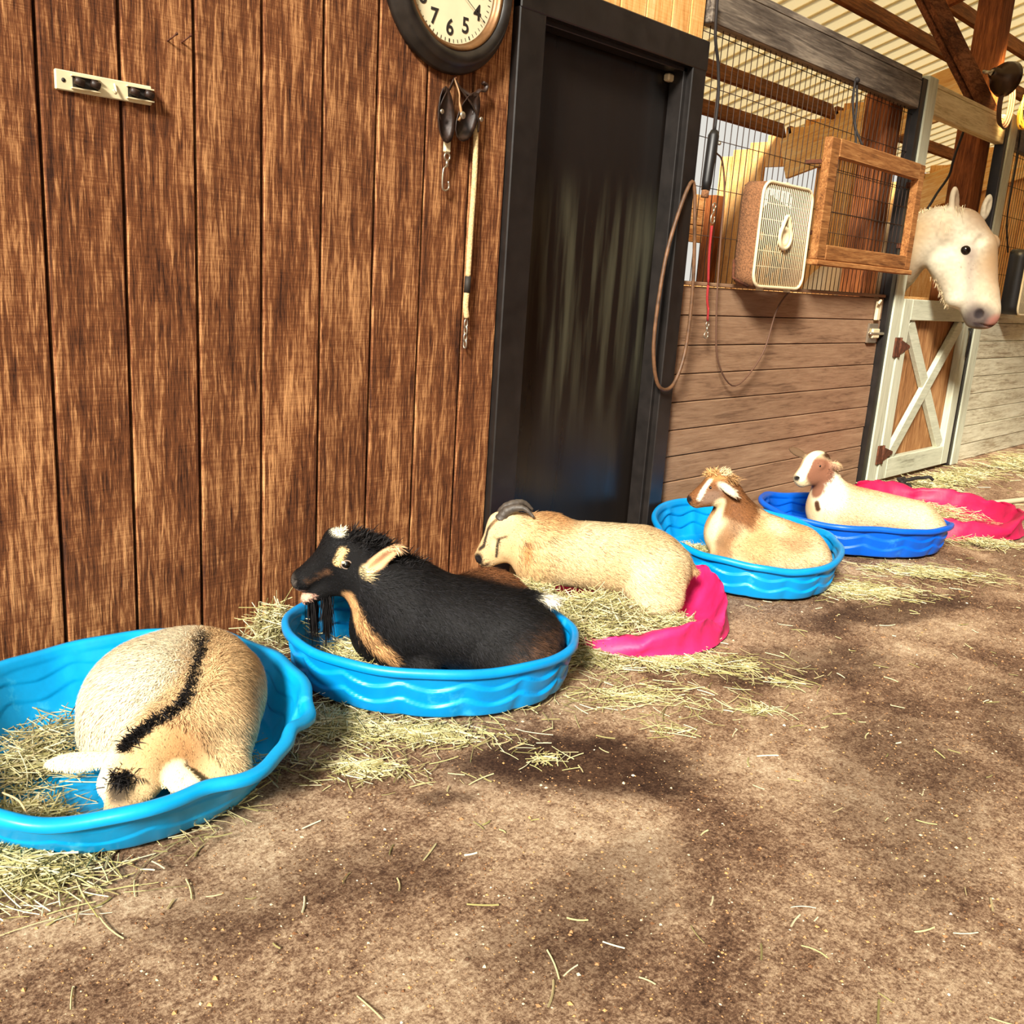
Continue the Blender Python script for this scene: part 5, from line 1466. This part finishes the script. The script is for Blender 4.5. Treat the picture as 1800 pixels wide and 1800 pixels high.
# ---- white horse looking out over the gate
prims = [
    ('c', (-0.62, 0.75, 1.12), 0.30, (-0.56, 0.28, 1.38), 0.215, 0.10),
    ('e', (-0.36, 1.25, 1.05), (0.62, 0.30, 0.36), (0.5, 1, 0), (0, 0, 1), 0.10),
    ('c', (-0.54, 0.16, 1.46), 0.195, (-0.36, 0.0, 1.60), 0.135, 0.08),
    ('e', (-0.215, -0.02, 1.575), (0.165, 0.115, 0.135), (0.35, -0.2, -0.9), (0.8, -0.3, 0.3), 0.06),
    ('e', (-0.235, -0.02, 1.40), (0.190, 0.095, 0.115), (0.42, 0.0, -0.9), (1, 0, 0.4), 0.06),
    ('e', (-0.285, -0.02, 1.42), (0.12, 0.085, 0.11), (0.2, 0.0, -1), (1, 0, 0.2), 0.05),
    ('c', (-0.270, -0.02, 1.40), 0.104, (-0.205, -0.04, 1.215), 0.076, 0.05),
    ('c', (-0.120, -0.04, 1.50), 0.108, (-0.03, -0.06, 1.16), 0.080, 0.06),
    ('c', (-0.05, -0.055, 1.22), 0.082, (-0.025, -0.062, 1.125), 0.088, 0.05),
    ('e', (-0.035, -0.06, 1.095), (0.090, 0.075, 0.068), (1, 0.0, -0.2), (0, 0, 1), 0.04),
    ('c', (-0.20, -0.035, 1.28), 0.06, (-0.085, -0.06, 1.075), 0.042, 0.04),
    ('e', (-0.225, -0.112, 1.505), (0.050, 0.026, 0.036), (0.4, 0, -0.9), (1, 0, 0.3), 0.03),
    ('e', (-0.020, -0.01, 1.545), (0.050, 0.03, 0.04), (0.4, 0, -0.9), (1, 0, 0.3), 0.03),
    ('-e', (-0.090, -0.138, 1.115), (0.030, 0.026, 0.018), (0.35, 0, -0.9), (0, -1, 0.2), 0.012),
    ('-c', (-0.14, -0.13, 1.055), 0.005, (0.06, -0.11, 1.045), 0.005, 0.008),
    ('e', (-0.325, -0.06, 1.755), (0.095, 0.038, 0.026), (-0.15, -0.05, 1), (0.55, -0.75, 0), 0.025),
    ('-e', (-0.312, -0.085, 1.765), (0.062, 0.020, 0.020), (-0.15, -0.05, 1), (0.55, -0.75, 0), 0.01),
    ('e', (-0.045, 0.105, 1.755), (0.085, 0.038, 0.026), (0.2, 0.15, 1), (0.55, -0.75, 0), 0.025),
    ('-e', (-0.035, 0.080, 1.765), (0.052, 0.022, 0.018), (0.2, 0.15, 1), (0.55, -0.75, 0), 0.01),
    ('-e', (-0.150, -0.150, 1.33), (0.10, 0.030, 0.030), (0.3, 0, -1), (0, -1, 0), 0.03),
    ('-e', (-0.170, -0.150, 1.545), (0.035, 0.022, 0.022), (0.5, 0, 0.5), (0, -1, 0), 0.025),
]
def colh(P, N):
    nz = vnoise(P, 26, 11); n2 = vnoise(P, 6, 12)
    W_h = np.array(S(206, 197, 172)); T_h = np.array(S(160, 126, 84))
    c = mixc(np.repeat(W_h[None], len(P), 0), T_h, smooth01(n2 * 1.1 - 0.25))
    c = c * (0.80 + 0.32 * vnoise(P, 70, 15))[:, None]
    c = mixc(c, np.array(S(120, 100, 88)), smooth01((vnoise(P, 120, 16) - 0.86) / 0.1) * ell(P, (-0.12, -0.12, 1.40), (0.16, 0.08, 0.22), 0.4) * 0.8)
    c = mixc(c, np.array(S(150, 134, 124)), seg(P, [(-0.20, -0.12, 1.44), (-0.165, -0.12, 1.30), (-0.14, -0.12, 1.18)], 0.035, 0.9) * 0.55)
    c = mixc(c, np.array(S(128, 92, 58)), ell(P, (-0.15, -0.05, 1.66), (0.14, 0.14, 0.10), 0.6) * 0.75)
    c = mixc(c, np.array(S(152, 120, 84)), ell(P, (-0.02, -0.05, 1.42), (0.12, 0.16, 0.30), 0.5) * 0.85)
    c = mixc(c, np.array(S(164, 132, 90)), smooth01((-0.40 - P[:, 0]) / 0.15) * 0.7)
    c = mixc(c, np.array(S(150, 128, 118)), ell(P, (-0.225, -0.13, 1.49), (0.06, 0.05, 0.055), 0.5) * 0.5)
    c = mixc(c, np.array(S(66, 54, 54)), ell(P, (-0.075, -0.10, 1.095), (0.10, 0.09, 0.085), 0.45) * 0.92)
    c = mixc(c, np.array(S(166, 108, 94)), ell(P, (0.02, -0.10, 1.075), (0.06, 0.09, 0.05), 0.4) * 0.85)
    c = mixc(c, np.array(S(40, 32, 32)), ell(P, (-0.092, -0.130, 1.113), (0.030, 0.03, 0.020), 0.35, (0.35, 0, -0.9), (0, -1, 0.2)))
    c = mixc(c, np.array(S(60, 48, 48)), seg(P, [(-0.14, -0.12, 1.055), (0.06, -0.10, 1.045)], 0.010, 0.6))
    c = mixc(c, np.array(S(120, 92, 68)), ell(P, (-0.312, -0.085, 1.765), (0.07, 0.026, 0.028), 0.3, (-0.15, -0.05, 1), (0.55, -0.75, 0)) * 0.6)
    return c
flh = flow_from([((-0.1, 0, 1.4), (0.25, 0.25, 0.45), (0.2, 0, -1))], (-0.4, 0, -0.9))
hs = animal('horse', 'white horse leaning its head out over the gate', 'horse', None, (6.45, -0.35), prims, colh, flh,
            lambda P: np.full(len(P), 0.012), 40000, 0.0085, seed=6, lift=0.15, width=0.0013, cvar=0.08)
eye(hs, (-0.236, -0.119, 1.484), 0.034)
for i, p in enumerate(curve_pts([(-0.24, -0.03, 1.165), (-0.335, -0.02, 1.32)], 6)):
    tuft(hs, p, (0.0, 0, -1), 60, 0.035, CREAM * 0.8, 0.3, 0.0012, 60 + i, 'jaw_hair', 0.1, 0.012)
for i, p in enumerate(curve_pts([(-0.30, 0.0, 1.725), (-0.40, 0.04, 1.70), (-0.50, 0.12, 1.66), (-0.57, 0.24, 1.58)], 10)):
    tuft(hs, p, (-0.2, -0.5, -1.0), 260, 0.16, np.array(S(232, 212, 170)), 0.2, 0.0016, 70 + i, 'mane', 0.12, 0.03)


# ------------------------------------------------------------------ hay and straw
HAYC = [S(204, 196, 146), S(180, 172, 116), S(224, 216, 176), S(150, 142, 88), S(190, 174, 128), S(134, 124, 80)]


def strands(n, posfn, zfn, lmin, lmax, seed, tilt=0.25, curl=0.5, r=0.0011, dark=1.0):
    r_ = np.random.default_rng(seed)
    xy = posfn(r_, n); n = len(xy)
    z = zfn(xy, r_)
    az = r_.uniform(0, 2 * np.pi, n); el_ = r_.normal(0, tilt, n)
    L = r_.uniform(lmin, lmax, n) * r_.uniform(0.5, 1.0, n)
    k = r_.normal(0, curl, n) / np.maximum(L, 0.02) * 0.6
    K = 5; R_ = 3
    P = np.zeros((n, K, 3)); c = np.c_[xy, z]
    p = c - 0.5 * L[:, None] * np.c_[np.cos(az) * np.cos(el_), np.sin(az) * np.cos(el_), np.sin(el_)]
    a = az - k * L / 2
    for i in range(K):
        P[:, i] = p
        e = el_ - 0.2 * el_ * i
        p = p + (L / (K - 1))[:, None] * np.c_[np.cos(a) * np.cos(e), np.sin(a) * np.cos(e), np.sin(e)]
        a = a + k * L / (K - 1)
    P[:, :, 2] = np.maximum(P[:, :, 2], 0.003)
    T = np.gradient(P, axis=1); T /= np.maximum(1e-9, np.linalg.norm(T, axis=2))[:, :, None]
    sdv = np.cross(T, np.array((0, 0, 1.0))); sdv /= np.maximum(1e-6, np.linalg.norm(sdv, axis=2))[:, :, None]
    upv = np.cross(sdv, T)
    rr = (r * r_.uniform(0.6, 1.5, n))[:, None, None]
    ring = [P + rr * (math.cos(q) * sdv * 1.5 + math.sin(q) * upv) for q in (math.pi / 2, math.pi * 7 / 6, math.pi * 11 / 6)]
    V = np.stack(ring, 2).reshape(-1, 3)
    b = (np.arange(n) * K * 3)[:, None, None, None]
    i = np.arange(K - 1)[None, :, None, None] * 3
    q = np.array([[j, (j + 1) % 3, (j + 1) % 3 + 3, j + 3] for j in range(3)])[None, None]
    Q = (b + i + q).reshape(-1, 4)
    C = np.array(HAYC)[r_.integers(0, len(HAYC), n)] * r_.uniform(0.8, 1.1, (n, 1)) * dark
    return V, Q, np.repeat(np.clip(C, 0, 1), K * 3, 0)


def hay(name, label, parts):
    VV = []; QQ = []; CC = []; b = 0
    for p in parts:
        V, Q, C = strands(**p); VV.append(V); QQ.append(Q + b); CC.append(C); b += len(V)
    o = link(name, np_mesh(name, np.concatenate(VV), [np.concatenate(QQ)], MAT['hay'], False, np.concatenate(CC)))
    return tag(o, label, 'hay', None, 'stuff')


def disc(cx, cy, rx, ry, yaw=YAW, falloff=0.6):
    def fn(r_, n):
        t = 2 * np.pi * r_.random(n); q = np.abs(r_.normal(0, 0.52, n))
        u, v = rx * q * np.cos(t), ry * q * np.sin(t)
        return np.c_[cx + u * math.cos(yaw) - v * math.sin(yaw), cy + u * math.sin(yaw) + v * math.cos(yaw)]
    return fn


def dome(cx, cy, rx, ry, h, z0=0.01, yaw=YAW):
    def fn(xy, r_):
        dx, dy = xy[:, 0] - cx, xy[:, 1] - cy
        u = dx * math.cos(yaw) + dy * math.sin(yaw); v = -dx * math.sin(yaw) + dy * math.cos(yaw)
        q = np.clip(1 - (u / rx) ** 2 - (v / ry) ** 2, 0, 1) ** 0.7
        return z0 + h * q * r_.uniform(0.25, 1.0, len(xy)) + 0.006 * r_.random(len(xy))
    return fn


def heap(n, cx, cy, rx, ry, h, lmin, lmax, seed, z0=0.01, tilt=0.25, yaw=YAW, dark=1.0, r=0.0009, falloff=0.6, curl=0.5):
    return dict(n=n, posfn=disc(cx, cy, rx, ry, yaw, falloff), zfn=dome(cx, cy, rx, ry, h, z0, yaw), lmin=lmin, lmax=lmax, seed=seed, tilt=tilt, dark=dark, r=r, curl=curl)


def lw(anchor, u, v):    # local (row frame) to world
    return anchor[0] + (u + v) * C45, anchor[1] + (-u + v) * C45

A1 = (0.88, -0.49)
hay('hay', 'loose hay lining the large cyan tub around the curled goat', [
    heap(900, *lw(A1, -0.20, -0.05), 0.16, 0.30, 0.035, 0.05, 0.14, 1, 0.014, 0.2, dark=0.75),
    heap(700, *lw(A1, -0.10, -0.30), 0.14, 0.09, 0.045, 0.05, 0.13, 2, 0.014, 0.25),
    heap(500, *lw(A1, 0.25, -0.12), 0.09, 0.22, 0.03, 0.04, 0.12, 3, 0.014, 0.2, dark=0.7)])
hay('hay', 'pale hay spilled on the floor in front of the large cyan tub', [
    heap(800, 0.545, -0.76, 0.15, 0.13, 0.03, 0.05, 0.14, 4, 0.004, 0.1),
    heap(120, 0.62, -0.80, 0.16, 0.14, 0.006, 0.05, 0.14, 5, 0.004, 0.04)])
A2 = (1.78, -0.53)
hay('hay', 'hay heaped in the sky blue tub under the black goat chin', [
    heap(1300, *lw(A2, -0.22, -0.02), 0.17, 0.24, 0.055, 0.05, 0.14, 6, 0.014, 0.3),
    heap(500, *lw(A2, 0.05, -0.20), 0.30, 0.09, 0.02, 0.05, 0.12, 7, 0.014, 0.2)])
hay('hay', 'hay tuft sticking up between the first two tubs against the boards', [
    heap(420, 1.50, -0.13, 0.13, 0.10, 0.15, 0.06, 0.16, 8, 0.01, 0.5),
    heap(350, 1.36, -0.20, 0.20, 0.10, 0.02, 0.05, 0.14, 9, 0.004, 0.15, dark=0.7)])
hay('hay', 'trampled hay on the floor between the cyan tub and the sky blue tub', [
    heap(900, 1.36, -0.62, 0.15, 0.13, 0.012, 0.04, 0.12, 10, 0.004, 0.08, dark=0.8),
    heap(700, 1.50, -0.80, 0.26, 0.10, 0.008, 0.04, 0.11, 11, 0.004, 0.06, dark=0.95),
    heap(350, 1.28, -0.84, 0.22, 0.10, 0.006, 0.03, 0.09, 12, 0.004, 0.05, dark=0.9)])
A3 = (2.62, -0.42)
hay('hay', 'big hay mound on the pink fabric pool in front of the horned goat', [
    heap(2600, *lw(A3, 0.02, -0.23), 0.24, 0.16, 0.115, 0.06, 0.16, 13, 0.01, 0.45),
    heap(900, *lw(A3, -0.16, -0.16), 0.16, 0.12, 0.10, 0.06, 0.15, 14, 0.01, 0.4, dark=0.85),
    heap(900, *lw(A3, -0.20, -0.10), 0.14, 0.12, 0.11, 0.06, 0.15, 141, 0.01, 0.45),
    heap(700, *lw(A3, -0.02, -0.36), 0.20, 0.10, 0.06, 0.06, 0.15, 15, 0.004, 0.35),
    heap(500, *lw(A3, -0.10, -0.40), 0.14, 0.07, 0.09, 0.06, 0.15, 151, 0.004, 0.4),
    heap(600, *lw(A3, 0.29, -0.20), 0.12, 0.12, 0.04, 0.05, 0.12, 16, 0.012, 0.3)])
hay('hay', 'thin hay scattered on the floor right of the sky blue tub', [
    heap(900, 2.28, -0.72, 0.20, 0.16, 0.018, 0.05, 0.14, 17, 0.004, 0.1, dark=0.8),
    heap(900, 2.45, -0.92, 0.42, 0.12, 0.008, 0.04, 0.12, 18, 0.004, 0.05),
    heap(300, 2.15, -1.02, 0.40, 0.16, 0.004, 0.04, 0.12, 19, 0.004, 0.03)])
A4 = (3.59, -0.50)
hay('hay', 'hay in the bright blue tub under the brown necked goat', [
    heap(900, *lw(A4, -0.20, 0.02), 0.16, 0.26, 0.05, 0.05, 0.13, 20, 0.014, 0.35, dark=0.9),
    heap(300, *lw(A4, 0.24, 0.12), 0.12, 0.22, 0.03, 0.05, 0.12, 21, 0.014, 0.3, dark=0.8)])
hay('hay', 'trodden hay on the floor in front of the two far blue tubs', [
    heap(800, 3.72, -0.98, 0.36, 0.14, 0.008, 0.04, 0.12, 22, 0.004, 0.05),
    heap(700, 4.25, -1.06, 0.42, 0.14, 0.008, 0.04, 0.12, 23, 0.004, 0.05, dark=0.95),
    heap(300, 4.05, -0.55, 0.10, 0.30, 0.01, 0.04, 0.12, 24, 0.004, 0.1, dark=0.8)])
hay('hay', 'hay filling the magenta fabric pool', [heap(1100, 5.32, -0.62, 0.40, 0.38, 0.06, 0.05, 0.14, 25, 0.012, 0.3)])
hay('hay', 'hay spilled around the near edge of the magenta fabric pool', [heap(500, 5.02, -1.02, 0.26, 0.12, 0.03, 0.05, 0.14, 26, 0.004, 0.25)])
hay('hay', 'greenish hay strewn along the base of the gate and pale planks', [
    heap(1500, 6.6, -0.26, 0.9, 0.20, 0.03, 0.05, 0.16, 27, 0.004, 0.15, 0.0, 0.95, 0.0015),
    heap(1200, 7.9, -0.36, 0.9, 0.30, 0.03, 0.05, 0.16, 28, 0.004, 0.15, 0.0, 0.9, 0.0015),
    heap(500, 5.75, -0.12, 0.45, 0.10, 0.05, 0.05, 0.16, 29, 0.004, 0.2, 0.0, 0.9, 0.0013)])
def open_floor(r_, n):
    P = np.c_[r_.uniform(0.4, 7.5, n * 3), r_.uniform(-2.6, -0.6, n * 3)]
    keep = (P[:, 1] > -2.6 + 0.12 * P[:, 0])
    return P[keep][:n]
hay('straw', 'single pale straws scattered over the open floor', [
    dict(n=430, posfn=open_floor, zfn=lambda xy, r_: np.full(len(xy), 0.005), lmin=0.02, lmax=0.085, seed=30, tilt=0.02, curl=0.9, r=0.0012),
    heap(40, 1.67, -1.10, 0.09, 0.06, 0.003, 0.05, 0.10, 31, 0.004, 0.03), heap(40, 2.36, -1.30, 0.10, 0.06, 0.004, 0.06, 0.12, 32, 0.004, 0.05),
    heap(36, 2.60, -1.25, 0.12, 0.06, 0.003, 0.05, 0.12, 33, 0.004, 0.04), heap(26, 2.05, -1.20, 0.18, 0.06, 0.003, 0.05, 0.14, 34, 0.004, 0.03)])

# grit lying on the floor
ng = 22000
r_ = np.random.default_rng(99)
x_ = 0.35 + 4.6 * r_.random(ng) ** 1.6; y_ = -0.75 - 1.9 * r_.random(ng) ** 0.8
sz = np.clip(r_.lognormal(-6.45, 0.5, ng), 0.0007, 0.0058)
octa = np.array([(1, 0, 0), (0, 1, 0), (-1, 0, 0), (0, -1, 0), (0, 0, 1), (0, 0, -0.6)], float)
VV = octa[None] * sz[:, None, None] * r_.uniform(0.6, 1.35, (ng, 6, 1))
VV[:, :, 2] *= 0.7
a_ = r_.uniform(0, 6.28, ng); ca, sa = np.cos(a_)[:, None], np.sin(a_)[:, None]
VV = np.stack([VV[:, :, 0] * ca - VV[:, :, 1] * sa, VV[:, :, 0] * sa + VV[:, :, 1] * ca, VV[:, :, 2]], 2)
VV += np.stack([x_, y_, sz * 0.3], 1)[:, None, :]
tri = np.array([(0, 1, 4), (1, 2, 4), (2, 3, 4), (3, 0, 4), (1, 0, 5), (2, 1, 5), (3, 2, 5), (0, 3, 5)])
T_ = ((np.arange(ng) * 6)[:, None, None] + tri[None]).reshape(-1, 3)
gc = np.array([S(226, 206, 166), S(196, 150, 98), S(170, 128, 88), S(120, 84, 56), S(240, 228, 200), S(84, 60, 44)])[r_.choice(6, ng, p=[.10, .26, .28, .20, .02, .14])]
tag(link('grit', np_mesh('grit', VV.reshape(-1, 3), [T_], MAT['grit'], False, np.repeat(gc, 6, 0))), 'small stones and grit loose on the open floor', 'grit', None, 'stuff')

# floor hose, dark rope heap
tag(MB().tube(curve_pts([(6.10, -0.72, 0.016), (6.40, -0.80, 0.016), (6.9, -0.93, 0.016), (7.6, -1.1, 0.016)], 24), 0.016, 8).build('floor_hose', MAT['hose']), 'pale hose lying on the floor at the far right edge', 'hose')
rh = MB()
for i in range(5):
    pts = [(5.90 + 0.10 * i * 0.3 + 0.28 * (t - 0.5) + random.uniform(-.03, .03), -0.20 - 0.02 * i - 0.06 * math.sin(3 * t + i) + random.uniform(-.02, .02), 0.02 + 0.014 * i + 0.02 * random.random()) for t in np.linspace(0, 1, 9)]
    rh.tube(curve_pts(pts, 40), 0.011, 6)
tag(rh.build('rope_heap', MAT['cord']), 'dark rope heaped on the floor at the hinge side of the gate', 'rope')
